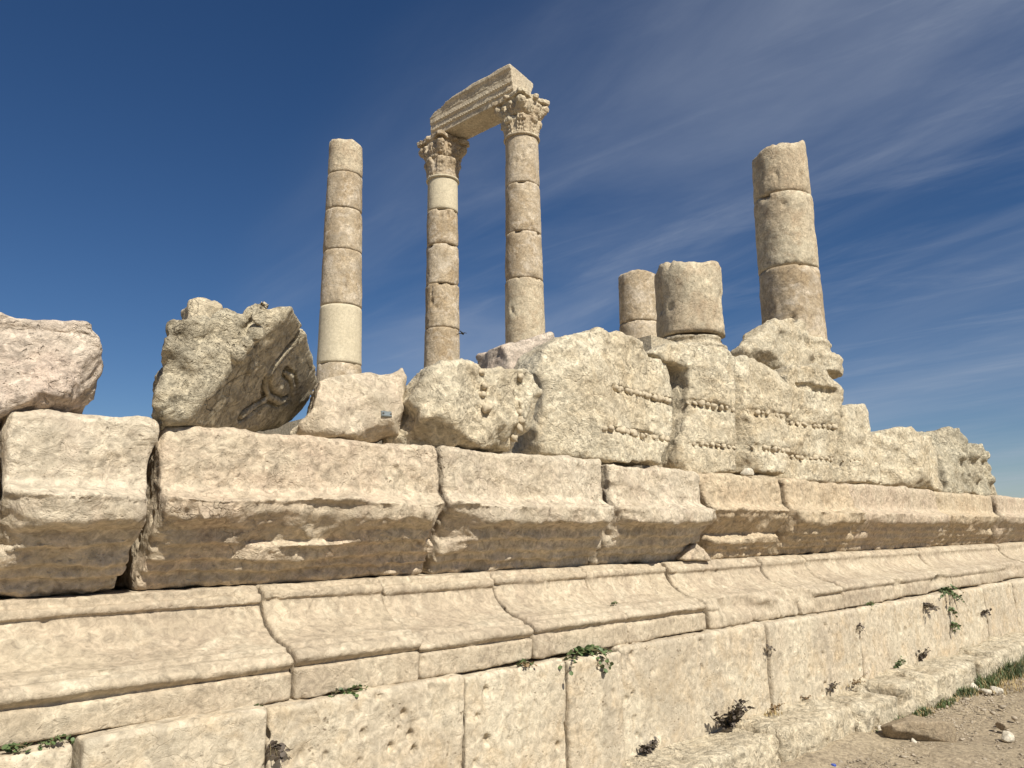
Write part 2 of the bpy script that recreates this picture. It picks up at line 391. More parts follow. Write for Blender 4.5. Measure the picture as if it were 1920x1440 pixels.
# ------------------------------------------------------------------ ground, terrace
G = 0.215                                 # ground level at the wall
def ground():
    def axis(a, b, st, far):
        mid = np.arange(a, b+st/2, st); ex = [st*1.5]
        while sum(ex) < far: ex.append(ex[-1]*1.45)
        ex = np.cumsum(ex); return np.concatenate([a-ex[::-1], mid, b+ex])
    xs = axis(1.5, 14.0, 0.045, 2500); ys = axis(-0.6, 2.9, 0.045, 2500)
    X, Y = np.meshgrid(xs, ys, indexing='ij')
    P = np.stack([X.ravel(), Y.ravel(), np.zeros(X.size)], 1)
    fade = np.clip(1-np.maximum(np.abs(P[:,0]-7.7)-6, 0)/6, 0, 1)*np.clip(1-np.maximum(np.abs(P[:,1]-1)-2.5, 0)/3, 0, 1)
    P[:,2] = fade*(0.025*fbm(P, 0.9, 3, 3)+0.008*fbm(P, 7, 3, 8)) - 0.012 + G
    # soil banks up against the step
    P[:,2] += fade*0.05*np.exp(-((P[:,1]-2.5)/0.18)**2)*(0.5+0.7*fbm(P, 1.3, 2, 5))
    nx, ny = len(xs), len(ys); i = np.arange((nx)*(ny)).reshape(nx, ny)
    Q = np.stack([i[:-1,:-1].ravel(), i[1:,:-1].ravel(), i[1:,1:].ravel(), i[:-1,1:].ravel()], 1)
    o = add_obj('ground', np_mesh('ground', P, Q), M_dirt); tag(o, 'dusty brown gravel ground in front of the ruined wall', None, None, 'structure')
ground()
def gz(x, y):
    return G

def prism(name, poly, z0, z1, mat, jitter=0.0):
    n = len(poly); V = [(x, y, z) for z in (z0, z1) for x, y in poly]
    Fc = [tuple(range(n))[::-1], tuple(range(n, 2*n))] + [(i, (i+1) % n, n+(i+1) % n, n+i) for i in range(n)]
    me = bpy.data.meshes.new(name); me.from_pydata(V, [], Fc); me.update()
    return add_obj(name, me, mat)
tag(prism('terrace', [(-14,3.60),(34,3.60),(34,34),(-14,34)], -0.3, 1.90, M_dirt), 'raised earth terrace behind the wall', None, None, 'structure')
tag(prism('podium', [(9.0,6.5),(14.35,6.5),(14.6,8.6),(19.8,9.6),(20.5,24),(9.0,24)], 1.2, 4.46, M_step), 'low stone podium under the standing columns', None, None, 'structure')

# ------------------------------------------------------------------ courses of the wall
YW, YM, YC = 2.80, 2.86, 3.25        # wall face, moulding face, foot of the cornice
def course_block(name, parent, X0, X1, prof, mat, seed, zr, ends=(0,0), low=(0.01,2.5), mid=(0.005,9), fine=0.005, pits=1.0, extra=None, k=0.012, hk=0.0027, gap=0.004, facet=None):
    """prof: closed polygon in (y, z). ends: slope of the end planes in x per z"""
    prof = np.asarray(prof, float)
    lo = np.array([X0-0.02-abs(ends[0]), prof[:,0].min(), prof[:,1].min()]); hi = np.array([X1+0.02+abs(ends[1]), prof[:,0].max(), prof[:,1].max()])
    h = hfor(((X0*0.6+X1*0.4), prof[:,0].min(), prof[:,1].mean()), hk)
    def field(X, Y, Z):
        d2 = poly_sdf(np.broadcast_to(Y[0], (Y.shape[1], Z.shape[2])), np.broadcast_to(Z[0], (Y.shape[1], Z.shape[2])), prof)[None]
        zz = (Z-zr)
        e0 = (X0+gap+ends[0]*zz) - X; e1 = X - (X1-gap+ends[1]*zz)
        d = smax(d2, np.maximum(e0, e1), k)
        if extra is not None: d = extra(d, X, Y, Z)
        return d
    return sdf_stone(name, lo, hi, h, field, mat, parent, None, low, mid, fine, pits, seed, facet=facet)

# kerb step --------------------------------------------------------
step = tag(empty('kerb_step', (6, 2.45, G)), 'low step of worn rounded stone blocks at the foot of the wall', 'stone step')
ux = [1040, 1262, 1478, 1612, 1692, 1738, 1792, 1838, 1872, 1898]
sx = [onY(u, 1373-0.379*(u-1480), 2.45)[0] for u in ux]
sx = [sx[0]-2.6, sx[0]-1.2] + sx
while sx[-1] < 17: sx.append(sx[-1]+0.9+0.3*((len(sx)*7) % 3))
for i in range(len(sx)-1):
    rs = random.Random(i*31+5)
    top = 0.43 + rs.uniform(-0.03, 0.022); fr = 2.46 + rs.uniform(-0.035, 0.035)
    prof = [(fr,0.10),(fr,top-0.03),(fr+0.012,top-0.010),(fr+0.035,top),(YW+0.06,top+0.005),(YW+0.06,0.10)]
    course_block('step_stone', step, sx[i], sx[i+1], prof, M_step, 300+i, 0.3, low=(0.022,2.6), mid=(0.012,8), fine=0.006, pits=0.6, k=0.06, gap=0.016, facet=(0.03,5.0))

# wall of upright slabs --------------------------------------------
wall = tag(empty('podium_wall', (6, YW, 0.2)), 'long low wall of pale limestone slabs with a moulded base course on top', 'stone wall')
ux = [150, 503, 875, 1063, 1167, 1437, 1607, 1727, 1783, 1843, 1897]
wx = [onY(u, 1300-0.2*(u-800), YW)[0] for u in ux]
wx = [wx[0]-3.2, wx[0]-1.5] + wx
while wx[-1] < 17: wx.append(wx[-1]+1.1)
for i in range(len(wx)-1):
    rs = random.Random(i*17+2)
    f = YW + rs.uniform(-0.014, 0.014); top = 0.988 + rs.uniform(-0.014, 0.006)
    prof = [(f,0.34),(f,top-0.015),(f+0.015,top),(YW+0.22,top),(YW+0.22,0.34)]
    course_block('wall_slab', wall, wx[i], wx[i+1], prof, M_wall, 200+i, 0.5, low=(0.007,2.2), mid=(0.004,9), fine=0.0036, pits=2.2, k=0.014, gap=0.005)

# base moulding -----------------------------------------------------
ux = [553, 787, 1002, 1178, 1330, 1500, 1580, 1700, 1785, 1885]
mx = [onY(u, 1300-0.18*(u-553), YM)[0] for u in ux]
mx = [mx[0]-3.6, mx[0]-1.75] + mx
while mx[-1] < 17: mx.append(mx[-1]+1.0)
def torus_arc(y0, z0, z1, bulge, n=7):
    return [(y0-bulge*math.sin(math.pi*i/(n-1)), z0+(z1-z0)*i/(n-1)) for i in range(n)]
for i in range(len(mx)-1):
    rs = random.Random(i*13+9)
    y = YM + rs.uniform(-0.012, 0.016); dz = rs.uniform(-0.010, 0.010)
    prof = [(y,0.992),(y,1.100+dz),(y+0.024,1.104+dz)] + [(a, b+dz) for a, b in torus_arc(y+0.020, 1.108, 1.172, 0.036)]
    prof += [(y+0.052,1.175+dz),(y+0.052,1.192+dz),(y+0.075,1.192+dz),(y+0.14,1.204+dz),(y+0.20,1.228+dz),(y+0.25,1.262+dz),(y+0.285,1.302+dz),(y+0.302,1.342+dz),
             (y+0.286,1.346+dz),(y+0.284,1.364+dz),(y+0.290,1.384+dz),(y+0.318,1.388+dz),(y+0.322,1.412),(y+0.56,1.412),(y+0.56,0.992)]
    u0, u1 = (ux+[9999]*40)[max(i-2,0)], 0
    broken = {3: 0.42, 6: 1.0, 7: 0.15, 9: 0.55, 11: 1.2, 12: 0.5}.get(i, -0.28)
    def chip(d, X, Y, Z, b=broken, s=i):
        # the nose of the moulding has lost pieces along its length
        Xg, Zg = np.broadcast_to(X[:,:,0], (X.shape[0], Z.shape[2])), np.broadcast_to(Z[0], (X.shape[0], Z.shape[2]))
        n2d = fbm(np.stack([Xg.ravel(), np.full(Xg.size, s*3.1), Zg.ravel()*1.6], 1), 3.0, 3, s+0.5, 0.5).reshape(Xg.shape)
        cut = np.clip(n2d*1.1+b-0.25, -0.3, 1.2)*0.075
        fade = np.clip((Zg-1.02)/0.08, 0.3, 1)
        ww = ((YM-0.018+cut*fade)[:,None,:]) - Y - 1.6*np.maximum(Z-1.19, 0)
        return smax(d, ww, 0.010)
    course_block('moulding_stone', wall, mx[i], mx[i+1], prof, M_cyma, 100+i, 1.1, low=(0.006,2.0), mid=(0.0035,8), fine=0.0034, pits=0.8, k=0.012, extra=chip, gap=0.003)

# cornice course ------------------------------------------------------
def cornice(name, tl, bl, tr, br, mat, seed, brk, label, top=2.05, offs=0.0):
    """tl/bl/tr/br: pixels of the end edges (top at the upper face, foot at the foot line); brk: (pixel x, lip loss)"""
    f = lambda p, Y: onY(p[0], p[1], Y)[0] if isinstance(p, tuple) else p
    a1, a0, b1, b0 = f(tl, YC-0.15), f(bl, YC), f(tr, YC-0.15), f(br, YC)
    z0, z1 = 1.409, 2.05
    y = YC + offs
    prof = [(y+0.02,z0),(y-0.005,z0+0.02),(y-0.010,z0+0.060),(y-0.045,z0+0.066),(y-0.055,z0+0.105),(y-0.090,z0+0.112),(y-0.115,z0+0.170),
            (y-0.155,z0+0.176),(y-0.17,z0+0.232),(y-0.25,z0+0.255),(y-0.282,z0+0.262),(y-0.288,z0+0.28),(y-0.285,z0+0.350),(y-0.19,z0+0.378),(y-0.152,z0+0.41),(y-0.145,top-0.02),(y-0.125,top),
            (y+0.32,top),(y+0.32,z0)]
    s0, s1 = (a1-a0)/(z1-z0), (b1-b0)/(z1-z0)
    bx = np.array([f((u, 970), YC-0.25) if u > -9000 else u for u, _ in brk]); bv = np.array([v for _, v in brk])
    def chip(d, X, Y, Z):
        P = np.stack([X.ravel(), np.full(X.size, seed*1.7), np.zeros(X.size)], 1)
        cut = np.interp(X.ravel(), bx, bv) + 0.045*fbm(P, 3.3, 4, seed, 0.6) + 0.004 + 0.10*np.exp(-((X.ravel()-a1)/0.06)**2)*(0.4+0.6*((seed*37)%10)/10) + 0.10*np.exp(-((X.ravel()-b1)/0.06)**2)*(0.4+0.6*((seed*53)%10)/10)
        cut = np.maximum(cut, 0).astype(np.float32).reshape(X.shape)
        # fracture: an oblique plane that takes the lip away, steeper where much is lost
        n1 = np.array([-0.67, -0.742]); py, pz = (YC+offs-0.288)+cut, z0+0.262
        Xg, Zg = np.broadcast_to(X[:,:,0], (X.shape[0], Z.shape[2])), np.broadcast_to(Z[0], (X.shape[0], Z.shape[2]))
        n2d = fbm(np.stack([Xg.ravel(), np.full(Xg.size, seed*0.7), Zg.ravel()], 1), 4.5, 4, seed+1, 0.55).reshape(Xg.shape)[:,None,:]
        pl = n1[0]*(Y-py) + n1[1]*(Z-pz) - 2.5*np.maximum(Z-(z0+0.355), 0) - 2.0*np.maximum(z0+0.185-Z, 0) + 0.018*n2d
        pl2 = -0.99*(Y-(YC+offs-0.288+cut*0.60)) - 0.14*(Z-(z0+0.31)) - 1.2*np.maximum(Z-(z0+0.34), 0) + 0.010*n2d
        d = np.where(cut > 0.010, smax(d, pl, 0.008), d)
        d = np.where(cut > 0.015, smax(d, pl2, 0.008), d)
        return d
    o = course_block(name, None, a0, b0, prof, mat, seed, z0, ends=(s0, s1), low=(0.010,2.4), mid=(0.006,7), fine=0.0078, pits=1.0, extra=chip, k=0.018, facet=(0.022,5.5), gap=0.009)
    tag(o, label, 'cornice block', 'blocks of the cornice course')
    return o
cornice('cornice_block', -2.2, -2.2, (2,800), (-40,1125), M_corn, 400, [(-9001,0)], 'rough end of a cornice block left of the grey pitted one')
cornice('cornice_block', (8,800), (-36,1125), (297,800), (222,1107), M_cornp, 401, [(-50,0.10),(60,0.05),(180,0.0),(300,0.0)], 'squarish grey-cream pitted cornice block with a wide crack along its flank', top=2.055, offs=-0.02)
cornice('cornice_block', (305,800), (252,1100), (822,845), (798,1072), M_corn, 402, [(300,0.03),(420,0.02),(470,0.03),(500,0.07),(560,0.09),(640,0.08),(700,0.04),(800,0.03),(850,0.06)], 'longest cornice block, pinkish tan, carrying the fallen carved capital')
cornice('cornice_block', (830,845), (806,1071), (1136,865), (1108,1056), M_cornp, 403, [(830,0.11),(900,0.10),(950,0.01),(1150,0.0)], 'pale cornice block with a crisp lip below the block with two upright carved bands', top=2.06, offs=0.01)
cornice('cornice_block', (1140,865), (1112,1056), (1309,885), (1302,1046), M_cornp, 404, [(1140,0.10),(1190,0.02),(1300,0.0),(1360,0.0)], 'short whitish cornice block with a straight sharp lip', top=2.045, offs=-0.012)
cornice('cornice_block', (1312,887), (1326,1043), (1466,897), (1448,1040), M_cornw, 405, [(1300,0.13),(1340,0.16),(1400,0.18),(1470,0.13)], 'cornice block with its lip broken off in a deep pinkish hollow', top=2.04, offs=0.025)
cornice('cornice_block', (1468,897), (1451,1039), (1588,910), (1584,1033), M_cornw, 406, [(1450,0.03),(1500,0.02),(1600,0.03)], 'cornice block with a bulging rounded ochre lip', top=2.035, offs=-0.02)
cornice('cornice_block', (1590,910), (1588,1033), (1755,920), (1748,1024), M_corn, 407, [(1580,0.12),(1620,0.08),(1700,0.02),(1760,0.02)], 'reddish cornice block cracked across its upper face', top=2.05, offs=0.012)
cornice('cornice_block', (1757,921), (1752,1024), (1866,928), (1855,1019), M_cornw, 408, [(1740,0.14),(1800,0.10),(1830,0.05),(1880,0.10)], 'badly chipped cornice block under the lumpy carved stone', top=2.04, offs=0.035)
cornice('cornice_block', (1868,929), (1858,1019), 14.6, 14.6, M_corn, 409, [(1850,0.10),(1900,0.06)], 'last cornice block with a rounded upper corner at the end of the course', top=2.05, offs=-0.01)
cornice('cornice_block', 14.7, 14.7, 16.9, 16.9, M_corn, 410, [(-9001,0.05)], 'cornice block past the rounded end block')

# ------------------------------------------------------------------ loose stones on top
def top_stone(name, poly, Y0, depth, mat, seed, label, cat, taper=0.12, cuts=(), grooves=(), low=(0.020,2.6), mid=(0.015,6), fine=0.0088, k=0.014, pits=0.6, ledge=None, frac=5, ofn=None, shear=0.0, ampf=None, yaw=0.0, pitch=0.0, facet=(0.045,4.6), extra=None, hk=0.0027, sidetaper=True, vert=()):
    """poly: pixel outline of the front face on the plane y = Y0"""
    W = np.array([(ofn or onY)(u, v, Y0) for u, v in poly]); W[:,0] -= shear*(W[:,1]-Y0); W2 = W[:,[0,2]]
    lo = np.array([W2[:,0].min()-0.02, Y0-0.05, W2[:,1].min()-0.02]); hi = np.array([W2[:,0].max()+0.02+shear*depth, Y0+depth, W2[:,1].max()+0.02])
    h = hfor((W2[:,0].mean(), Y0, W2[:,1].mean()), hk)
    zb = W2[:,1].min()
    cuts = list(cuts); rs = np.random.default_rng(seed); cx, cz_ = W2.mean(0)
    for i in rs.choice(len(W2), min(frac, len(W2)), replace=False):
        ex, ez = W2[i]-(cx, cz_); ln = math.hypot(ex, ez)+1e-6
        if ez < 0 and rs.random() < 0.5: continue
        nv = np.array([ex/ln*rs.uniform(0.3,0.8), -rs.uniform(0.5,1.0), ez/ln*rs.uniform(0.3,0.8)]); nv /= np.linalg.norm(nv)
        cuts.append((np.array([W2[i,0], Y0, W2[i,1]])-nv*rs.uniform(0.03,0.07), nv))
    segs = [(onY(*a, Y0)[[0,2]], onY(*b, Y0)[[0,2]], w, gd) for a, b, w, gd in grooves]
    def field(X, Y, Z):
        X2 = np.broadcast_to(X[:,0], (X.shape[0], Z.shape[2])); Z2 = np.broadcast_to(Z[0], X2.shape)
        d2 = poly_sdf(X2, Z2, W2)[:,None,:]
        if shear:
            x0 = X[0,0,0]; hx = X[1,0,0]-x0; d2 = np.array(np.broadcast_to(d2, (X.shape[0], Y.shape[1], Z.shape[2])))
            for j in range(Y.shape[1]):
                k_ = int(round(shear*max(float(Y[0,j,0])-Y0, 0)/hx))
                if k_: d2[:,j] = np.concatenate([np.repeat(d2[:1,j], k_, 0), d2[:-k_,j]], 0)
        d = d2 + taper*np.maximum(Y-Y0, 0)*np.clip((Z-zb)/0.15, 0.15, 1)
        Yf = Y0 + yaw*(X-cx) + pitch*(Z-cz_)
        d = smax(d, np.maximum(Yf-Y, Y-(Y0+depth)), k)
        for p, n in cuts:
            n = np.asarray(n, float); n = n/np.linalg.norm(n)
            d = smax(d, n[0]*(X-p[0])+n[1]*(Y-p[1])+n[2]*(Z-p[2]), 0.02)
        for a, b, w, gd in segs:
            e = b-a; t = np.clip(((X2-a[0])*e[0]+(Z2-a[1])*e[1])/e.dot(e), 0, 1)
            ds = (np.hypot(X2-a[0]-e[0]*t, Z2-a[1]-e[1]*t)-w)[:,None,:]
            d = np.maximum(d, -np.maximum(ds, Y-(Yf+gd)))
        if extra is not None: d = extra(d, X, Y, Z)
        return d
    o = sdf_stone(name, lo, hi, h, field, mat, None, None, low, mid, fine, pits, seed, ampf=ampf, facet=facet)
    tag(o, label, cat)
    return o

# pink block far left
c = onY(120, 735, 3.14)
top_stone('fallen_block', [(-330,560),(0,579),(60,589),(172,607),(183,617),(199,650),(207,690),(200,735),(184,778),(0,778),(-330,790)], 3.14, 0.46, M_pink, 501,
          'large pinkish limestone block with a broken lower corner', 'stone block', pitch=0.12, taper=0.10, frac=2,
          cuts=[(onY(140,712,3.14), (0.45,-0.55,-0.60)), (onY(100,600,3.14), (0,-0.75,0.4))], grooves=[((-300,592),(170,625),0.006,0.010)])

# fallen capital ----------------------------------------------------------
YF = 3.05
cp = onY(440, 690, YF)
cn = np.array([0.62,-0.62,-0.48]); cn /= np.linalg.norm(cn)
def on_facet(u, v):
    d = ray(u, v); return EYE + d*((cp-EYE).dot(cn)/d.dot(cn))
def capsule(X, Y, Z, a, b, ra, rb):
    e = b-a; t = np.clip(((X-a[0])*e[0]+(Y-a[1])*e[1]+(Z-a[2])*e[2])/e.dot(e), 0, 1)
    return np.sqrt((X-a[0]-e[0]*t)**2+(Y-a[1]-e[1]*t)**2+(Z-a[2]-e[2]*t)**2) - (ra+(rb-ra)*t)
tubes = [([(564,628),(552,646),(538,662),(518,684),(504,704),(500,726),(508,746),(526,755),(544,747),(552,728),(548,708),(536,699)], 0.022, 0.013),
         ([(500,752),(480,764),(456,780)], 0.016, 0.022)]
blobs = [((474,596),0.036),((494,596),0.034),((484,628),0.034),((468,648),0.028),((462,618),0.032),((470,690),0.026),((452,668),0.030),((527,726),0.021)]
def capital_extra(d, X, Y, Z):
    for pts, ra, rb in tubes:
        P3 = [on_facet(*p) for p in pts]
        for q in range(len(P3)-1):
            r0 = ra+(rb-ra)*q/(len(P3)-1)
            g = capsule(X, Y, Z, P3[q]-cn*0.004, P3[q+1]-cn*0.004, r0+0.017, r0+0.017)
            d = np.maximum(d, -g)
    for pts, ra, rb in tubes:
        P3 = [on_facet(*p) for p in pts]
        for q in range(len(P3)-1):
            r0 = ra+(rb-ra)*q/(len(P3)-1); r1 = ra+(rb-ra)*(q+1)/(len(P3)-1)
            d = smin(d, capsule(X, Y, Z, P3[q]-cn*0.012, P3[q+1]-cn*0.012, r0, r1), 0.010)
    for p, r in blobs:
        q = (on_facet(*p) if p[0] > 448 else onY(*p, YF+0.01))-cn*0.012
        d = smin(d, np.sqrt((X-q[0])**2+(Y-q[1])**2+((Z-q[2])*0.8)**2)-r, 0.012)
    return d
cap_outline = lambda u, v, Y: on_facet(u, v) if u > 445 else onY(u, v, Y)
top_stone('fallen_capital', [(318,597),(362,592),(425,573),(470,567),(550,566),(563,590),(580,625),(597,680),(600,720),(575,775),(550,806),(420,800),(310,793),(290,765),(284,735),(290,690),(305,645)], YF, 0.72, M_grey, 502,
          'fallen carved capital lying on its side, grey and pitted with a scroll', 'capital', taper=0.04, cuts=[(cp, cn), (onY(330,780,YF), (-0.3,-0.7,-0.65))], ampf=lambda P: np.where((P-cp)@cn > -0.07, 0.22, 1.0), ofn=cap_outline, shear=0.33, low=(0.016,3.2), mid=(0.020,8), fine=0.014, k=0.03, extra=capital_extra, pits=1.4, hk=0.0025, frac=0)
top_stone('small_stone', [(357,640),(358,557),(372,549),(395,545),(424,551),(427,562),(426,640)], 3.40, 0.22, M_cream, 503, 'small squared stone perched on the fallen capital', 'stone', taper=0.15, facet=None, low=(0.01,5), mid=(0.006,12), k=0.025)

# block with plaque --------------------------------------------------------
YP = 3.30
bp_ = top_stone('fallen_block', [(600,702),(640,692),(690,687),(765,684),(779,706),(780,742),(792,765),(775,800),(722,828),(676,824),(640,812),(590,814),(566,806),(590,760)], YP, 0.40, M_cornp, 504,
          'pale block with a small metal plaque beside the fallen capital', 'stone block', pitch=0.10, taper=0.15,
          cuts=[(onY(700,805,YP), (0.35,-0.6,-0.7)), (onY(752,775,YP), (0.75,-0.55,-0.35)), (onY(690,745,YP+0.03), (0.0,-0.96,0.28))],
          grooves=[((668,738),(775,742),0.008,0.02)], shear=0.3, k=0.03, low=(0.014,2.6), mid=(0.007,7))
def plaque(parent, u, v, Y, w, hgt, tilt):
    p = onY(u, v, Y)
    co = np.empty(len(parent.data.vertices)*3, np.float32); parent.data.vertices.foreach_get('co', co); co = co.reshape(-1,3)+np.array(parent.location, np.float32)
    for _ in range(3):                                    # slide along the sight line onto the stone
        q = co[np.hypot(co[:,0]-p[0], co[:,2]-p[2]) < 0.05]; q = q[q[:,1] < q[:,1].min()+0.15]; p = onY(u, v, float(np.percentile(q[:,1], 12))-0.003)
    me = bpy.data.meshes.new('plaque'); t = 0.004; ch = 0.004
    vs = [(-w/2,0,-hgt/2),(w/2,0,-hgt/2),(w/2,0,hgt/2),(-w/2,0,hgt/2)]
    vf = [(-w/2+ch,-t,-hgt/2+ch),(w/2-ch,-t,-hgt/2+ch),(w/2-ch,-t,hgt/2-ch),(-w/2+ch,-t,hgt/2-ch)]
    vb = [(x,0.05,z) for x,_,z in vs]
    me.from_pydata(vs+vf+vb, [], [(4,5,6,7)]+[(i,(i+1)%4,4+(i+1)%4,4+i) for i in range(4)]+[((i+1)%4,i,8+i,8+(i+1)%4) for i in range(4)]+[(11,10,9,8)])
    o = add_obj('plaque', me, M_metal, parent, p); o.rotation_euler = tilt
    for s in (-1, 1):
        V = []; n = 10
        for r, yy in ((0.0055,-t),(0.0055,-t-0.002),(0.003,-t-0.0035)):
            V += [(s*w*0.36+r*math.cos(2*math.pi*i/n), yy, r*math.sin(2*math.pi*i/n)) for i in range(n)]
        Fc = [(k*n+i, k*n+(i+1)%n, (k+1)*n+(i+1)%n, (k+1)*n+i) for k in range(2) for i in range(n)]+[tuple(range(2*n,3*n))]
        ms = bpy.data.meshes.new('screw'); ms.from_pydata(V, [], Fc); ms.materials.append(M_screw)
        sc = bpy.data.objects.new('screw', ms); C.objects.link(sc); sc.parent = o
    return o
plaque(bp_, 725, 776, YP+0.012, 0.062, 0.031, (rad(-14),0,rad(-2)))

# block with two upright carved bands ---------------------------------------
YB = 3.14
b4 = top_stone('carved_block', [(786,812),(796,770),(790,742),(806,706),(842,674),(880,669),(930,672),(960,680),(1000,694),(1030,742),(1038,780),(1035,806),(1002,843),(930,842),(880,840),(850,846),(822,842),(800,830)], YB, 0.36, M_cream, 505,
          'cream carved block with two upright bands of worn ornament', 'carved block', yaw=0.10, pitch=0.10, taper=0.14, grooves=[((911,684),(913,772),0.022,0.016),((985,696),(980,830),0.022,0.026)],
          cuts=[(onY(858,818,YB), (-0.35,-0.5,-0.75)), (onY(1018,815,YB), (0.6,-0.4,-0.6)), (onY(830,700,YB+0.02), (-0.55,-0.8,0.3))])

# stones with bead courses ----------------------------------------------------
YA = 3.30
b5b = top_stone('fallen_block', [(952,640),(1000,628),(1045,622),(1062,640),(1060,700),(1050,725),(952,715)], 3.95, 0.4, M_pink, 506, 'pinkish grey block lying behind the tallest bead-carved block', 'stone block')
b5 = top_stone('architrave_block', [(1046,846),(1036,800),(1040,720),(1030,690),(1046,645),(1066,622),(1100,613),(1140,607),(1165,612),(1195,632),(1232,652),(1276,668),(1284,692),(1283,758),(1270,800),(1248,850),(1236,872),(1110,860)], YA, 0.42, M_cream, 507,
          'tallest big block with two bead courses and a rounded top', 'architrave block', frac=2, facet=(0.030,4.2), low=(0.016,2.2), mid=(0.012,6), yaw=0.12, pitch=0.12, taper=0.10, grooves=[((1142,727),(1284,752),0.027,0.024),((1110,803),(1258,824),0.024,0.022)],
          cuts=[(onY(1262,820,YA), (0.80,-0.45,-0.40)), (onY(1085,640,YA+0.03), (-0.45,-0.85,0.25)), (onY(1090,810,YA+0.02), (-0.4,-0.9,-0.1))])
b6 = top_stone('architrave_block', [(1236,655),(1270,640),(1300,640),(1345,652),(1362,675),(1364,885),(1320,890),(1268,884),(1272,874),(1296,765),(1296,690)], YA+0.03, 0.38, M_cream, 508,
          'narrow bead-carved block squeezed against the tallest block with a dark wedge gap', 'architrave block', frac=1, facet=(0.030,4.2), low=(0.016,2.2), mid=(0.012,6), yaw=-0.22, pitch=0.05, taper=0.06, cuts=[(onY(1284,860,YA+0.03), (-0.75,-0.5,-0.42))], grooves=[((1290,752),(1362,772),0.024,0.022),((1290,832),(1362,842),0.023,0.022)])
b7 = top_stone('architrave_block', [(1376,672),(1392,661),(1440,668),(1474,688),(1483,735),(1474,790),(1474,840),(1462,889),(1395,886),(1386,884),(1392,800),(1384,720)], YA-0.01, 0.38, M_cream, 509,
          'bead-carved block with a swelling rough flank and worn top moulding', 'architrave block', frac=1, facet=(0.030,4.2), low=(0.016,2.2), mid=(0.012,6), yaw=-0.10, pitch=0.08, taper=0.06, grooves=[((1398,770),(1472,782),0.027,0.024),((1405,838),(1470,846),0.024,0.022),((1440,702),(1476,712),0.02,0.02)],
          cuts=[(onY(1412,800,YA-0.01), (-0.84,-0.54,-0.08)), (onY(1425,690,YA), (0.1,-0.75,0.6))])
b8 = top_stone('architrave_block', [(1487,702),(1496,685),(1520,680),(1550,688),(1562,704),(1566,722),(1572,732),(1570,752),(1573,775),(1567,830),(1567,902),(1520,902),(1488,898),(1494,800)], YA+0.02, 0.38, M_cream, 510,
          'bead-carved block with an overhanging top moulding below the tall broken column', 'architrave block', frac=1, facet=(0.030,4.2), low=(0.016,2.2), mid=(0.012,6), yaw=-0.12, pitch=-0.04, taper=0.05, cuts=[(onY(1492,800,YA+0.02), (-0.86,-0.5,-0.05))], grooves=[((1500,722),(1560,734),0.030,0.05),((1488,790),(1566,804),0.024,0.025),((1492,853),(1567,864),0.022,0.025)])
b9 = top_stone('architrave_block', [(1583,757),(1612,757),(1644,754),(1656,800),(1667,845),(1664,908),(1604,906),(1584,905)], YA+0.02, 0.45, M_cream, 511,
          'plain squared block with faint mouldings and a stepped right edge', 'architrave block', frac=1, facet=(0.030,4.2), low=(0.016,2.2), mid=(0.012,6), yaw=-0.05, pitch=0.12, taper=0.05, cuts=[(onY(1590,800,YA+0.02), (-0.8,-0.6,0.0)), (onY(1640,830,YA+0.02), (0.55,-0.8,0.1))], grooves=[((1574,862),(1625,864),0.012,0.015),((1575,890),(1630,892),0.010,0.010),((1638,868),(1662,876),0.02,0.02)])
b10 = top_stone('fallen_block', [(1673,816),(1694,802),(1716,795),(1732,812),(1768,821),(1770,870),(1770,924),(1720,914),(1676,912)], YA-0.05, 0.5, M_cream, 512,
          'pointed block with two facets and a tiny dark plaque', 'stone block', yaw=0.10, pitch=0.10, taper=0.10, cuts=[(onY(1690,885,YA-0.05), (-0.1,-0.7,-0.7)), (onY(1722,850,YA-0.05), (-0.45,-0.9,0.1))])
plaque(b10, 1682, 877, YA+0.0, 0.05, 0.09, (rad(20),0,0))
rk = random.Random(4)
b11p = [(1782,834),(1752,808),(1752,796),(1812,800),(1815,830),(1850,835),(1868,852),(1880,890),(1888,912),(1884,932),(1830,928),(1782,926)]
b11b = [(onY(rk.uniform(1790,1858), rk.uniform(850,912), YA-0.05), rk.uniform(0.05,0.10)) for _ in range(12)]
def lumps(d, X, Y, Z):
    for p, r in b11b:
        d = smin(d, np.sqrt((X-p[0])**2+(Y-p[1]-0.02)**2+(Z-p[2])**2)-r, 0.02)
    return d
top_stone('carved_block', b11p, YA-0.05, 0.5, M_grey, 513, 'lumpy weathered carved stone at the end of the row', 'carved block', taper=0.12, extra=lumps, low=(0.035,3), mid=(0.03,6), fine=0.012)
top_stone('small_stone', [(1402,888),(1408,876),(1420,874),(1428,884),(1426,893),(1404,893)], 3.10, 0.09, M_white, 514, 'small white stone wedged under the block with a swelling flank', 'stone', facet=None, low=(0.006,9), mid=(0.003,18), k=0.03, fine=0.003)

top_stone('small_stone', [(1286,1050),(1296,1026),(1308,1016),(1322,1030),(1338,1052)], 3.14, 0.10, M_corn, 516, 'wedge-shaped chip lying in the gap under the cornice', 'stone', facet=None, low=(0.006,9), mid=(0.004,14), k=0.01, fine=0.003, frac=2)
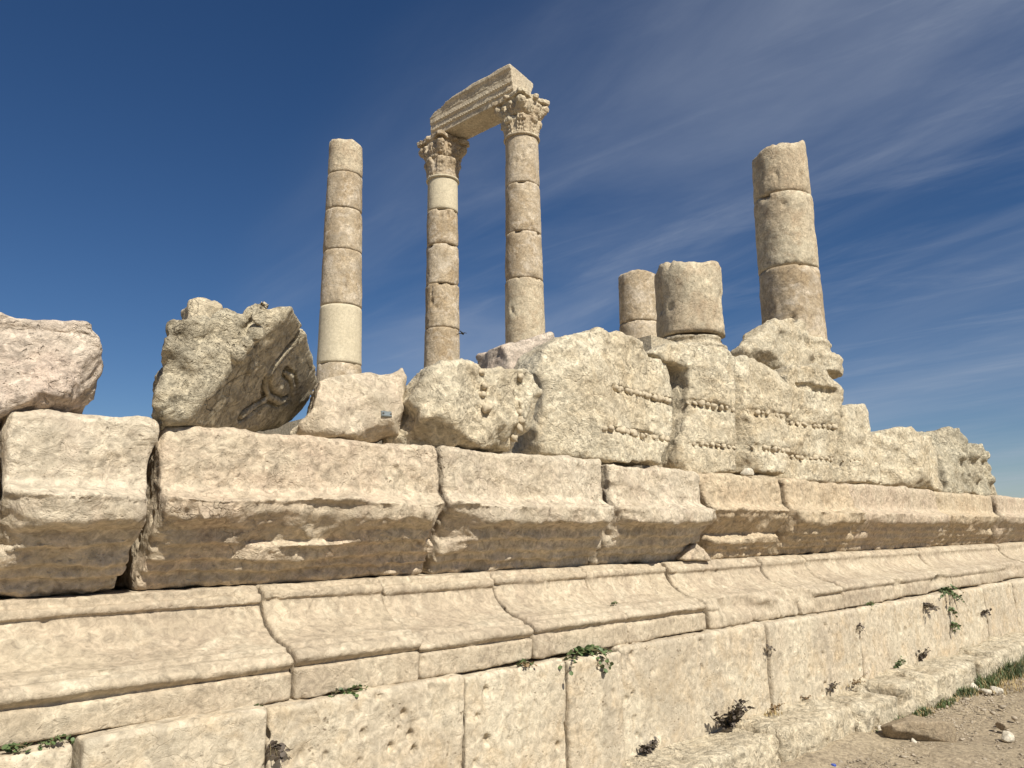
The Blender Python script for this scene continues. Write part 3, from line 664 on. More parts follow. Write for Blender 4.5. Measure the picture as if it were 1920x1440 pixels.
# beads ----------------------------------------------------------------
def blob_mesh(name, seed, mat, sub=2, amp=0.18):
    import bmesh
    bm = bmesh.new(); bmesh.ops.create_icosphere(bm, subdivisions=sub, radius=1.0)
    V = np.array([v.co[:] for v in bm.verts]); n = fbm(V, 1.4, 3, seed)
    for v, k in zip(bm.verts, n): v.co *= 1+amp*float(k)
    me = bpy.data.meshes.new(name); bm.to_mesh(me); bm.free()
    me.polygons.foreach_set('use_smooth', [True]*len(me.polygons)); me.materials.append(mat); return me
M_bead = simple_mat('bead_stone', (0.47,0.395,0.285), 0.9, 0.2, 0, 1.5)
M_beadarch = simple_mat('bead_stone_grey', (0.47,0.40,0.295), 0.9, 0.25, 0, 1.5)
BEADS = [blob_mesh('bead', 20+i, M_bead, 2, 0.42) for i in range(5)]
def beads(parent, a, b, Y, n, r, seed, miss=0.12, out=0.0):
    rs = random.Random(seed); pw = np.array(parent.location)
    co = np.empty(len(parent.data.vertices)*3, np.float32); parent.data.vertices.foreach_get('co', co); co = co.reshape(-1,3)
    for i in range(n):
        if rs.random() < miss: continue
        t = (i+0.5)/n; p = onY(a[0]+(b[0]-a[0])*t, a[1]+(b[1]-a[1])*t, Y-out)
        q = co[np.hypot(co[:,0]+pw[0]-p[0], co[:,2]+pw[2]-p[2]) < 0.065]
        if len(q):
            q = q[q[:,1] < q[:,1].min()+0.12]; p[1] = pw[1]+np.percentile(q[:,1], 20)+0.006+rs.uniform(-0.004,0.006); p[2] += rs.uniform(-0.006,0.006); p[0] += rs.uniform(-0.006,0.006)
        o = bpy.data.objects.new('bead', BEADS[rs.randrange(5)]); C.objects.link(o); o.parent = parent
        o.location = (p-pw).tolist(); s = r*1.12*rs.uniform(0.65,1.15)
        big = 1.0 if i % 3 else 0.62
        o.scale = (s*1.1*big, s*rs.uniform(0.8,1.1), s*(1.0 if i % 3 else 0.9)); o.rotation_euler = (rs.random()*6, rs.random()*0.6, rs.random()*6)
beads(b5, (1146,729), (1282,751), YA+0.012, 16, 0.023, 1); beads(b5, (1114,804), (1255,823), YA+0.012, 18, 0.021, 2)
beads(b6, (1292,753), (1360,771), YA+0.042, 8, 0.023, 3); beads(b6, (1294,832), (1360,841), YA+0.042, 8, 0.022, 4)
beads(b7, (1400,770), (1470,782), YA+0.012, 9, 0.023, 5); beads(b7, (1408,838), (1468,846), YA+0.012, 8, 0.023, 6)
beads(b8, (1492,791), (1564,803), YA+0.032, 9, 0.026, 7); beads(b8, (1496,854), (1564,863), YA+0.032, 10, 0.023, 8)
beads(b9, (1640,869), (1660,875), YA+0.03, 3, 0.018, 9, 0); beads(b9, (1576,862), (1622,864), YA+0.03, 8, 0.010, 10)
beads(b4, (911,690), (913,770), YB+0.018, 6, 0.020, 11, 0.25); beads(b4, (984,700), (980,826), YB+0.03, 8, 0.023, 12, 0.4)

# ------------------------------------------------------------------ columns
def drum_mesh(r0, r1, H, seed, chip=1.0, rough=0.010, tilt_top=0.0, broken=0.0, nt=112):
    rows = max(10, int(H/0.055)); ys = np.linspace(0, 1, rows)
    th = np.linspace(0, 2*math.pi, nt, endpoint=False)
    T, Y = np.meshgrid(th, ys, indexing='ij')
    R = r0+(r1-r0)*Y; Zv = Y*H
    P = np.stack([(R*np.cos(T)).ravel(), (R*np.sin(T)).ravel(), Zv.ravel()+seed*4.1], 1)
    n = rough*(fbm(P, 1.6, 3, seed)+0.6*fbm(P, 6, 3, seed+2))
    edge = np.minimum(Zv, H-Zv).ravel()
    ch = np.clip(fbm(P, 3.2, 3, seed+5)*1.5-0.15, 0, 1)*np.exp(-(edge/0.09)**2)*0.075*chip
    ch += np.exp(-(edge/0.025)**2)*0.012
    pit = np.clip(fbm(P, 4.5, 2, seed+9)-0.75, 0, 1)*0.16*chip
    Rr = R.ravel()+n-ch-pit
    V = np.stack([Rr*np.cos(T.ravel()), Rr*np.sin(T.ravel()), Zv.ravel()], 1)
    top = (Y.ravel() > 0.999)
    if broken > 0:
        f = np.clip((Y.ravel()-0.55)/0.45, 0, 1)
        V[:,2] += broken*f*fbm(np.stack([V[:,0],V[:,1],np.full(len(V),seed)],1), 2.6, 3, seed+3) + tilt_top*f*(0.725*V[:,0]-0.688*V[:,1])
    i = np.arange(nt*rows).reshape(nt, rows); j = np.roll(i, -1, 0)
    Q = np.stack([i[:,:-1].ravel(), j[:,:-1].ravel(), j[:,1:].ravel(), i[:,1:].ravel()], 1)
    n0 = len(V); rings = []
    # caps: two inner rings each
    out = [V]
    for row, zz in ((0, 0.0), (rows-1, H)):
        prev = i[:,row]
        for k, fr in enumerate((0.8, 0.35, 0.02)):
            base = V[i[:,row]]; cz = base[:,2].mean()
            v = base.copy(); v[:,:2] *= fr; v[:,2] = cz+(base[:,2]-cz)*fr + (0.012 if row else 0.0)*(k > 0)
            idx = n0+np.arange(nt); n0 += nt; out.append(v)
            pj = np.roll(prev, -1); ij = np.roll(idx, -1)
            q = np.stack([prev, pj, ij, idx], 1)
            Q = np.concatenate([Q, q if row else q[:,::-1]]); prev = idx
    TRIS[0] += len(Q)*2
    return np_mesh('drum', np.concatenate(out), Q)

def column(u, v, depth, wpx_bot, wpx_top, joints, mats, label, name='column', broken=0.0, zfoot=4.5, ub=None, lean=(0,0), chip=1.0, tilt_top=0.0, rough=0.010, seed=0, group='standing columns'):
    """(u, v): pixel on the axis low down; joints: (u, v) pixels of the axis from the top joint downwards"""
    p = onD(u, v, depth); hd = math.hypot(p[0], p[1])
    r0 = wpx_bot/2/F*depth; r1 = wpx_top/2/F*depth
    zs = [zat(a, b, hd-r1) for a, b in joints]          # the near rim of each joint is what shows
    root = tag(empty(name, (p[0], p[1], zfoot)), label, 'column', group)
    ztop = zs[0]; zlow = zs[-1]
    zz = zs + [zfoot] if zs[-1]-zfoot > 0.25 else zs[:-1]+[zfoot]
    rr = lambda z: r0 + (r1-r0)*(z-zlow)/(ztop-zlow) if ztop-zlow > 0.1 else r0
    for k in range(len(zz)-1):
        zt, zb = zz[k], zz[k+1]
        me = drum_mesh(rr(zb), rr(zt), zt-zb-0.012, seed+k*3.3, chip*(0.2 if mats[min(k,len(mats)-1)] is M_new else 1), rough*(0.3 if mats[min(k,len(mats)-1)] is M_new else 1), tilt_top if k == 0 else 0, broken if k == 0 else 0)
        off = np.array([lean[0]*(zb-zfoot), lean[1]*(zb-zfoot), 0])
        o = add_obj('drum', me, mats[min(k,len(mats)-1)], root, (p[0]+off[0], p[1]+off[1], zb+0.006))
        o.rotation_euler = (-lean[1], lean[0], seed+k*1.7) if lean != (0,0) else (0,0,seed*2+k*1.7 if k else 0)
    return root, p, hd, rr, zs

M_ = M_col
colA = column(637.5, 640, 21.2, 82, 64, [(645,259),(644,320),(642.5,388),(641,466),(638,570),(637,680)], [M_colb, M_col, M_col, M_col, M_new, M_col], 'free-standing headless column with one pale new drum near its foot', broken=0.05, seed=1, chip=0.4, tilt_top=-0.05)
colB = column(829, 640, 23.8, 67, 58, [(829,327),(829,390),(829,456),(829,530),(829,613),(829,700)], [M_new, M_col, M_col, M_col, M_col, M_col], 'column with a pale new top drum below its capital carrying the beam', seed=2, chip=1.2)
colC = column(985, 640, 22.0, 76, 64.5, [(980.5,247),(981,340),(982.5,432),(984,520),(985,655)], [M_col, M_col, M_col, M_colb, M_col], 'column with richly carved leafy capital carrying the beam end', seed=3)
colD = column(1197, 570, 23.0, 74, 70, [(1196,506),(1197,600)], [M_col, M_col], 'squat column stump behind the thicker stump', seed=4, chip=0.5, broken=0.05)
colE = column(1293, 600, 13.2, 123, 120, [(1291,487)], [M_colb], 'thick pitted column stump of a single drum with moulded foot', seed=5, chip=0.8, broken=0.10, rough=0.02, zfoot=4.85)
colF = column(1485, 580, 14.7, 112, 103, [(1464,266),(1470,357),(1475,497),(1486,640)], [M_colb, M_colb, M_col, M_col], 'tall broken three-drum column rising from a shattered base', seed=6, chip=0.9, broken=0.10, tilt_top=0.14, rough=0.014, zfoot=4.9)

# moulded / shattered bases as parts of their columns
def base_part(root, p, r, z0, z1, mat, seed, damage=0.0, cuts=()):
    H = z1-z0
    prof = [(0,z0),(r*1.42,z0),(r*1.42,z0+0.22*H),(r*1.40,z0+0.24*H),(r*1.46,z0+0.36*H),(r*1.40,z0+0.50*H),(r*1.22,z0+0.56*H),(r*1.20,z0+0.68*H),(r*1.30,z0+0.78*H),(r*1.24,z0+0.88*H),(r*1.06,z0+0.93*H),(r*1.02,z1),(0,z1)]
    P2 = np.array(prof)
    lo = (p[0]-r*1.5, p[1]-r*1.5, z0); hi = (p[0]+r*1.5, p[1]+r*1.5, z1)
    def field(X, Y, Z):
        R = np.sqrt((X-p[0])**2+(Y-p[1])**2); R2 = R[:,:,0]
        rg = np.linspace(0, r*2.3, 120); zg = Z[0,0]
        d2 = poly_sdf(np.broadcast_to(rg[:,None], (120,len(zg))), np.broadcast_to(zg[None], (120,len(zg))), np.concatenate([[(-1,z0)], P2[1:-1], [(-1,z1)]]))
        ii = np.clip(R2/(r*2.3)*119, 0, 118.99); a = ii.astype(int); f = (ii-a)[...,None]
        d = d2[a]*(1-f)+d2[a+1]*f
        for q, n in cuts:
            n = np.asarray(n, float)/np.linalg.norm(n); d = smax(d, n[0]*(X-q[0])+n[1]*(Y-q[1])+n[2]*(Z-q[2]), 0.03)
        return d
    return sdf_stone('base', lo, hi, 0.03, field, mat, root, None, (0.03+damage,1.8), (0.02+damage*0.5,4), 0.010, 0, seed)
rE = 123/2/F*13.2; rF = 112/2/F*14.7
base_part(colE[0], colE[1], rE*0.77, 4.5, 4.86, M_step, 61, 0.0)
q = colF[1]
base_part(colF[0], q, rF*0.92, 4.45, 5.16, M_cream, 62, 0.02)
# the rubble lump that leans against the foot of the tall broken column
top_stone('rubble_block', [(1416,668),(1420,640),(1436,615),(1455,594),(1482,592),(1508,606),(1528,640),(1545,690),(1480,694)], float(q[1])-rF*1.15, 0.55, M_cream, 515, 'pale jagged lump against the foot of the tall broken column', 'stone', taper=0.2,
          facet=(0.10,2.2), low=(0.03,1.8), mid=(0.03,4), fine=0.018, k=0.05, cuts=[(onY(1450,660,float(q[1])-rF*1.15), (-0.3,-0.7,-0.65))])

# capitals -----------------------------------------------------------------
def capital(root, p, z0, z1, rn, mat, seed, worn=0.0):
    H = z1-z0; zm = z0+0.46*H
    lo = (p[0]-rn*1.75, p[1]-rn*1.75, z0); hi = (p[0]+rn*1.75, p[1]+rn*1.75, z1)
    cap = empty('capital', (0,0,0)); cap.parent = root; cap.location = (0,0,z0-root.location[2])
    def lower(X, Y, Z):
        x, y = X-p[0], Y-p[1]; R = np.sqrt(x*x+y*y); T = np.arctan2(y, x); t = (Z-z0)/(zm-z0)
        bell = rn*(0.98+0.10*np.clip(t,0,1)**2)
        leaf = np.abs(np.cos(T*4.0))                       # eight leaves
        up = np.clip(t,0,1)
        prof = 0.03+0.05*up+0.11*np.exp(-((up-0.80)/0.16)**2)
        shape = np.clip((leaf-0.35-0.55*np.clip(up-0.55,0,1))*4, 0, 1)
        vein = 0.018*np.sin(T*40+np.sign(np.sin(T*8))*up*5.0)*shape + 0.012*np.cos(up*28+leaf*6)*shape
        d = R-(bell+rn*1.15*prof*shape+vein*(1-worn))
        return np.maximum(d*0.75, np.maximum(z0-Z, Z-zm))
    def upper(X, Y, Z):
        x, y = X-p[0], Y-p[1]; R = np.sqrt(x*x+y*y); T = np.arctan2(y, x); t = np.clip((Z-zm)/(z1-zm), 0, 1)
        bell = rn*(1.02+0.20*t**1.5)
        leaf = np.abs(np.cos(T*4.0+math.pi/2))
        shape = np.clip((leaf-0.3-0.8*np.clip(t-0.35,0,1))*3, 0, 1)*np.exp(-((t-0.30)/0.28)**2)
        vein = 0.022*np.sin(T*44+t*6)*shape
        d = (R-(bell+rn*0.22*shape+vein))*0.75
        # corner scrolls
        for sx_ in (-1, 1):
            for sy_ in (-1, 1):
                cx, cy = sx_*rn*0.98, sy_*rn*0.98; zz = zm+(z1-zm)*0.58
                a = np.array([p[0]+sx_*rn*0.60, p[1]+sy_*rn*0.60, zm+0.02]); b = np.array([p[0]+cx*0.98, p[1]+cy*0.98, zz])
                d = smin(d, capsule(X, Y, Z, a, b, 0.09*rn/0.5, 0.15*rn/0.5), 0.03)
                # curled disc
                ax = (x*sx_+y*sy_)/1.4142-rn*1.36; ay = (x*sx_-y*sy_)/1.4142
                rr = np.sqrt(ax**2+(Z-zz)**2)
                disc = np.maximum(np.abs(rr-0.10*rn/0.5)-0.04*rn/0.5, np.abs(ay)-0.07*rn/0.5)
                d = smin(d, disc, 0.02)
        # leaves' helices on each face
        for ang in range(4):
            ca, sa = math.cos(ang*math.pi/2), math.sin(ang*math.pi/2)
            for s in (-1, 1):
                c3 = np.array([p[0]+ca*rn*1.16-sa*s*rn*0.34, p[1]+sa*rn*1.16+ca*s*rn*0.34, zm+(z1-zm)*0.52])
                d = smin(d, np.sqrt((X-c3[0])**2+(Y-c3[1])**2+(Z-c3[2])**2)-0.085*rn/0.5, 0.03)
            c3 = np.array([p[0]+ca*rn*1.28, p[1]+sa*rn*1.28, zm+(z1-zm)*0.88])
            d = smin(d, np.sqrt((X-c3[0])**2+(Y-c3[1])**2+(Z-c3[2])**2)-0.085*rn/0.5, 0.03)
        # abacus with hollow sides
        m = np.maximum(np.abs(x), np.abs(y)); mn = np.minimum(np.abs(x), np.abs(y))
        ab = np.maximum(m-(rn*1.18+rn*0.26*(mn/(rn*1.3))**2), (np.abs(x)+np.abs(y))/1.4142-rn*1.78)
        ab = np.maximum(ab, np.maximum((zm+(z1-zm)*0.80)-Z, Z-z1))
        d = smin(d, ab, 0.02)
        return np.maximum(d, np.maximum(zm-Z+0.006, Z-z1))
    sdf_stone('leaf_tier', lo, (hi[0],hi[1],zm), 0.021, lower, mat, cap, None, (0.03*worn+0.008,2.5), (0.012,6), 0.012*(1-worn), 0, seed)
    sdf_stone('scroll_tier', (lo[0],lo[1],zm), hi, 0.021, upper, mat, cap, None, (0.03*worn+0.012,2.5), (0.022,6), 0.016, 0, seed+1)
    # necking ring
    rg = []; nn = 64
    for k in range(8):
        a = 2*math.pi*k/8
        rg += [((rn*1.03+0.045*math.cos(a))*math.cos(2*math.pi*i/nn), (rn*1.03+0.045*math.cos(a))*math.sin(2*math.pi*i/nn), -0.03+0.045*math.sin(a)) for i in range(nn)]
    Q = np.array([(k*nn+i, k*nn+(i+1)%nn, ((k+1)%8)*nn+(i+1)%nn, ((k+1)%8)*nn+i) for k in range(8) for i in range(nn)])
    add_obj('necking_ring', np_mesh('necking_ring', np.array(rg), Q), M_new if worn else mat, cap, (p[0],p[1],z0))
    return cap
pB, pC = colB[1], colC[1]
zB1 = zat(835, 250, colB[2]-0.6); zC1 = zat(981, 172, colC[2]-0.6)
zB0, zC0 = colB[4][0], colC[4][0]
capital(colB[0], pB, zB0, zB1, 58/2/F*23.8*1.0, M_col, 71, 0.5)
capital(colC[0], pC, zC0, zC1, 64.5/2/F*22.0*1.0, M_colb, 72, 0.0)

# architrave beam -------------------------------------------------------------
def architrave():
    zt = (zB1+zC1)/2
    A = np.array([pB[0], pB[1]]); B = np.array([pC[0], pC[1]]); e = B-A; Ln = np.linalg.norm(e); e /= Ln; nrm = np.array([e[1], -e[0]])
    if nrm[0] > 0: nrm = -nrm                              # outward side looks to -X
    # local: s along the beam from B's column to C's, w outward, z up from bearing plane
    w = 0.46
    prof = [(-w,0),(w*0.98,0),(w*0.98,0.19),(w*1.02,0.20),(w*1.02,0.225),(w*1.08,0.23),(w*1.08,0.42),(w*1.12,0.43),(w*1.12,0.455),(w*1.18,0.46),(w*1.18,0.66),(w*1.22,0.67),(w*1.22,0.72),(w*1.28,0.84),(w*1.40,0.92),(w*1.42,1.06),(-w*1.4,1.06),(-w*1.4,0.92),(-w*1.15,0.66),(-w,0.4)]
    s0, s1 = -0.12, Ln+0.05
    dz = zC1-zB1
    lo = (s0, -w*1.7, -0.02); hi = (s1, w*1.75, 1.1)
    def field(X, Y, Z):
        d2 = poly_sdf(np.broadcast_to(Y[0], (Y.shape[1], Z.shape[2])), np.broadcast_to(Z[0], (Y.shape[1], Z.shape[2])), prof)[None]
        d = np.maximum(d2, np.maximum(s0-X, X-s1))
        # broken crown at the far end
        P = np.stack([X.ravel(), np.zeros(X.size), np.zeros(X.size)], 1)
        topz = np.interp(X.ravel(), [s0, s0+0.25, s0+0.8, s0+1.7, s0+2.6, s1-0.1, s1], [0.66,0.82,0.94,1.02,1.06,1.06,1.04])+0.03*fbm(P, 3, 2, 3)
        return np.maximum(d, Z-topz.astype(np.float32).reshape(X.shape))
    def post(V):
        V = V.astype(np.float64); s, ww, z = V[:,0], V[:,1], V[:,2]*0.92
        return np.stack([A[0]+e[0]*s+nrm[0]*ww, A[1]+e[1]*s+nrm[1]*ww, zB1+0.01+dz*np.clip(s/Ln,0,1)+z], 1)
    # field frame (s, w, z) may be left- or right-handed: orient faces afterwards
    o = sdf_stone('architrave', lo, hi, 0.024, field, M_arch, None, None, (0.007,2.0), (0.005,5), 0.005, 0, 81, post)
    det = e[0]*nrm[1]-e[1]*nrm[0]
    if det < 0: o.data.flip_normals()
    tag(o, 'carved stone beam bridging the two columns with capitals', 'architrave')
    bd = BEADS[0].copy(); bd.materials.clear(); bd.materials.append(M_beadarch)
    org = np.array(o.location); rs = random.Random(5)
    for zl, wl in ((0.214, w*1.05), (0.444, w*1.15)):
        n = 34
        for i in range(n):
            if rs.random() < 0.12: continue
            s = s0+0.15+(s1-s0-0.3)*i/(n-1)
            q = bpy.data.objects.new('bead', bd); C.objects.link(q); q.parent = o
            q.location = (A[0]+e[0]*s+nrm[0]*(wl+0.005)-org[0], A[1]+e[1]*s+nrm[1]*(wl+0.005)-org[1], zB1+0.01+dz*np.clip(s/Ln,0,1)+zl-org[2])
            q.scale = (0.03, 0.034*rs.uniform(0.8,1.1), 0.024)
architrave()

# ------------------------------------------------------------------ plants
def tube(pts, r):
    pts = np.asarray(pts, float); n = 5; V = []; Fc = []
    for i, p in enumerate(pts):
        t = pts[min(i+1,len(pts)-1)]-pts[max(i-1,0)]; t /= np.linalg.norm(t)+1e-9
        a = np.cross(t, (0.3,0.2,0.9)); a /= np.linalg.norm(a)+1e-9; b = np.cross(t, a)
        for k in range(n):
            c = 2*math.pi*k/n; V.append(p+(a*math.cos(c)+b*math.sin(c))*r*(1-0.6*i/len(pts)))
    for i in range(len(pts)-1):
        for k in range(n): Fc.append((i*n+k, i*n+(k+1)%n, (i+1)*n+(k+1)%n, (i+1)*n+k))
    return V, Fc
def leaf_verts():
    V = [(0,0,0)]; 
    for i in range(9):
        a = 2*math.pi*i/9; V.append((0.5+0.5*math.cos(a), 0.44*math.sin(a)*(1.0 if math.cos(a) < 0.3 else 0.85), 0.06*abs(math.sin(a))))
    V[0] = (0.5,0,-0.04)
    Fc = [(0, 1+i, 1+(i+1)%9) for i in range(9)]
    return np.array(V), Fc
LV, LF = leaf_verts()
leaf_me = {}
for mt in (M_leaf, M_leafdark, M_leafdry):
    me = bpy.data.meshes.new('leaf'); me.from_pydata(LV.tolist(), [], LF); me.polygons.foreach_set('use_smooth', [True]*len(LF)); me.materials.append(mt); leaf_me[mt.name] = me
def plant(name, p, strands, length, leaf, mat, seed, label, droop=1.0, spread=1.0, single=False, up=0.25, cat='plant', side=0.0, group='small plants rooted in the joints'):
    rs = random.Random(seed); root = tag(empty(name, p), label, cat, group)
    SV, SF, FV, FF = [], [], [], []
    for s in range(strands):
        a = rs.uniform(-1.2, 1.2)*spread+side; ln = length*rs.uniform(0.5, 1.1)
        dirv = np.array([math.sin(a), -math.cos(a)*0.55, up+rs.uniform(-0.1, 0.35)]); pts = [np.zeros(3)]
        n = max(4, int(ln/(leaf*0.62)))
        for i in range(n):
            dirv = dirv + np.array([rs.uniform(-.12,.12), rs.uniform(-.06,.10)*droop, -0.22*droop*4/n*1.5]); q = pts[-1]+dirv/np.linalg.norm(dirv)*ln/n
            if q[1] > -0.012 and q[2] < 0: q[1] = -0.012-rs.random()*0.02
            pts.append(q)
        V, Fc = tube(pts, leaf*0.07); k = len(SV); SV += V; SF += [tuple(i+k for i in f) for f in Fc]
        for i in range(1, len(pts)):
            for _ in range(1 if rs.random() < 0.6 else 2):
                sz = leaf*rs.uniform(0.6, 1.15)*(1-0.35*i/len(pts))
                R = Euler((rs.uniform(-0.9,0.9), rs.uniform(-0.9,0.9), rs.uniform(0,6.28))).to_matrix()
                if single:
                    o = bpy.data.objects.new('leaf', leaf_me[mat.name]); C.objects.link(o); o.parent = root
                    o.location = pts[i].tolist(); o.rotation_euler = R.to_euler(); o.scale = (sz, sz, sz)
                else:
                    M3 = np.array(R); k = len(FV); FV += list(pts[i]+(LV*sz)@M3.T); FF += [tuple(j+k for j in f) for f in LF]
    me = bpy.data.meshes.new('stem'); me.from_pydata([tuple(v) for v in SV], [], SF); add_obj('stem', me, M_stem, root, p)
    if not single:
        me = bpy.data.meshes.new('foliage'); me.from_pydata([tuple(v) for v in FV], [], FF); me.polygons.foreach_set('use_smooth', [True]*len(FF))
        add_obj('foliage', me, mat, root, p)
    return root
ZL = 0.992
def ledge(u, v): p = onZ(u, v, ZL); p[1] = min(max(p[1], YW+0.005), YM-0.005); return p
def face(u, v): p = onY(u, v, YW-0.004); return p
def tread(u, v): p = onZ(u, v, 0.435); p[1] = min(p[1], YW-0.01); return p
plant('caper_plant', ledge(1045,1218), 12, 0.26, 0.036, M_leaf, 1, 'green caper plant trailing its round leaves down over the wall', 1.0, 1.0, True, side=0.35)
plant('caper_plant', ledge(632,1293), 9, 0.085, 0.026, M_leaf, 2, 'small green tuft on the ledge below the notched moulding joint', 0.6, 1.2)
plant('caper_plant', ledge(460,1322), 4, 0.05, 0.018, M_leaf, 3, 'tiny green sprig on the ledge above a slab joint', 0.5, 1.2)
plant('caper_plant', ledge(90,1391), 6, 0.06, 0.018, M_leaf, 4, 'low green sprig spread along the ledge', 0.5, 1.4)
plant('caper_plant', ledge(6,1402), 7, 0.07, 0.022, M_leaf, 5, 'bushy green tuft on the ledge end', 0.5, 1.2)
plant('dry_plant', face(506,1398), 5, 0.08, 0.032, M_leafdark, 6, 'blackish leaf cluster hanging from an upright slab joint', 1.0, 0.8)  # cluster of dark leaf shapes set over the slab joint
plant('caper_plant', onY(1147,1132,2.98), 4, 0.045, 0.016, M_leaf, 8, 'lone green seedling on the smooth hollow of the moulding', 0.5, 1.0)
plant('dry_plant', ledge(962,1240), 6, 0.06, 0.022, M_leaf, 7, 'little green and straw sprig left of the trailing caper', 0.6, 1.2)
plant('dry_plant', ledge(985,1243), 5, 0.06, 0.016, M_leafdry, 77, 'brown withered sprig between two green plants', 0.6, 1.2)
plant('caper_plant', ledge(1590,1131), 8, 0.10, 0.028, M_leaf, 9, 'compact green plant in front of the moulding with a straight fillet', 0.7, 1.0)
plant('caper_plant', ledge(1732,1108), 14, 0.26, 0.036, M_leaf, 10, 'largest green caper bush over the chipped end of the moulding', 0.8, 1.2)
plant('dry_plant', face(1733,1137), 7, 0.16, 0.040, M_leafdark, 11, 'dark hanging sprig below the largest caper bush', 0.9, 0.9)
plant('caper_plant', face(1780,1142), 5, 0.10, 0.040, M_leaf, 12, 'upper dark green clump in an open slab joint', 1.0, 0.6)
plant('caper_plant', face(1783,1170), 8, 0.13, 0.045, M_leaf, 13, 'lower dark green clump in an open slab joint', 1.0, 0.7)
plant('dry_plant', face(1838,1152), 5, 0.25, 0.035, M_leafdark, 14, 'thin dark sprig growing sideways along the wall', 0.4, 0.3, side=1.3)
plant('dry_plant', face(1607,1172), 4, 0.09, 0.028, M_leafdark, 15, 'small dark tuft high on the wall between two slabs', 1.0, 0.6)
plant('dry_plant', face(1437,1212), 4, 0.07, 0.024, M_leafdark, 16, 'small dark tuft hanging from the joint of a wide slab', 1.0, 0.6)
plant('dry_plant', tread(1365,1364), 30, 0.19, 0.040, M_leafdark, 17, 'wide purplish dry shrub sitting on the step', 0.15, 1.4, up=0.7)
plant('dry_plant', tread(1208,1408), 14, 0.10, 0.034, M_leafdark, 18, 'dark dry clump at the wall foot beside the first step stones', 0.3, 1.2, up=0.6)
plant('caper_plant', tread(1447,1335), 10, 0.11, 0.022, M_leafdry, 19, 'straw and green weed in a step joint', 0.4, 1.3, up=0.6)
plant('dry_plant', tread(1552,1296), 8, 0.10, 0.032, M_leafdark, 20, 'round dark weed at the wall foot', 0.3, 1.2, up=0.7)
plant('caper_plant', tread(1512,1312), 6, 0.08, 0.016, M_leafdry, 21, 'wispy straw-coloured weed at the wall foot', 0.4, 1.4, up=0.5)
plant('dry_plant', tread(1602,1284), 6, 0.12, 0.016, M_leafdry, 22, 'low brown sprig by a step stone joint', 0.3, 1.5, up=0.4)
plant('caper_plant', tread(1678,1256), 10, 0.13, 0.030, M_leaf, 23, 'yellow-green weed standing on the step', 0.3, 1.2, up=0.7)
plant('dry_plant', tread(1721,1240), 8, 0.15, 0.034, M_leafdark, 24, 'upright dark weed below a dark slab joint', 0.3, 0.8, up=1.0)

def blades(name, patches, mat, seed, label, hgt, wd=0.004):
    rs = np.random.default_rng(seed); V = []; Fc = []; k = 0
    for (cx, cy, cz, rx, ry, n, hs) in patches:
        for _ in range(n):
            a, r = rs.uniform(0, 6.28), math.sqrt(rs.random()); x, y = cx+rx*r*math.cos(a), cy+ry*r*math.sin(a)
            hh = hgt*hs*rs.uniform(0.4, 1.1)*(1.1-0.6*r); b = rs.uniform(0, 6.28); ln = rs.uniform(0.1, 0.8)*hh; w = wd*rs.uniform(0.7, 1.3)
            px_, py_ = -math.sin(b)*w, math.cos(b)*w
            for t, ww in ((0,1),(0.5,0.8),(1,0.08)):
                ox, oy = math.cos(b)*ln*t*t, math.sin(b)*ln*t*t; zz = hh*t*(1-0.2*t)
                V += [(x+ox-px_*ww, y+oy-py_*ww, cz+zz), (x+ox+px_*ww, y+oy+py_*ww, cz+zz)]
            Fc += [(k,k+1,k+3,k+2),(k+2,k+3,k+5,k+4)]; k += 6
    me = bpy.data.meshes.new(name); me.from_pydata(V, [], Fc); o = add_obj(name, me, mat); tag(o, label, None, None, 'stuff'); return o
def gp(u, v, rx, ry, n, hs=1.0, z=0.0):
    p = onZ(u, v, G if z == 0 else 0.43); return (p[0], min(p[1], 2.42) if z == 0 else p[1], G if z == 0 else 0.43, rx, ry, n, hs)
gpat = [gp(1815,1283,0.30,0.12,420,0.9), gp(1850,1262,0.42,0.14,700,1.25), gp(1880,1240,0.45,0.16,520,1.2), gp(1700,1335,0.16,0.06,160,0.5), gp(1745,1318,0.22,0.07,260,0.5), gp(1790,1300,0.25,0.08,300,0.6), gp(1660,1352,0.15,0.04,70,0.5), gp(1915,1222,0.6,0.16,380,0.9),
        gp(1860,1180,0.35,0.07,260,0.5,0.265), gp(1905,1170,0.35,0.07,260,0.5,0.265), gp(1610,1378,0.14,0.03,50,0.4), gp(1830,1230,0.12,0.06,200,1.0)]
blades('grass', gpat, M_grass, 3, 'green grass growing along the foot of the step', 0.16)
spat = [(a,b,c,d*1.3,e*1.3,int(f*0.5),g*0.85) for a,b,c,d,e,f,g in gpat]+[gp(1560,1405,0.2,0.05,60,0.3), gp(1890,1290,0.4,0.15,240,0.5), gp(1450,1340,0.08,0.05,40,0.4,0.265), gp(1600,1283,0.25,0.04,60,0.4,0.265)]
blades('dry_grass', spat, M_straw, 4, 'straw-coloured dry grass among the green tufts', 0.14, 0.003)

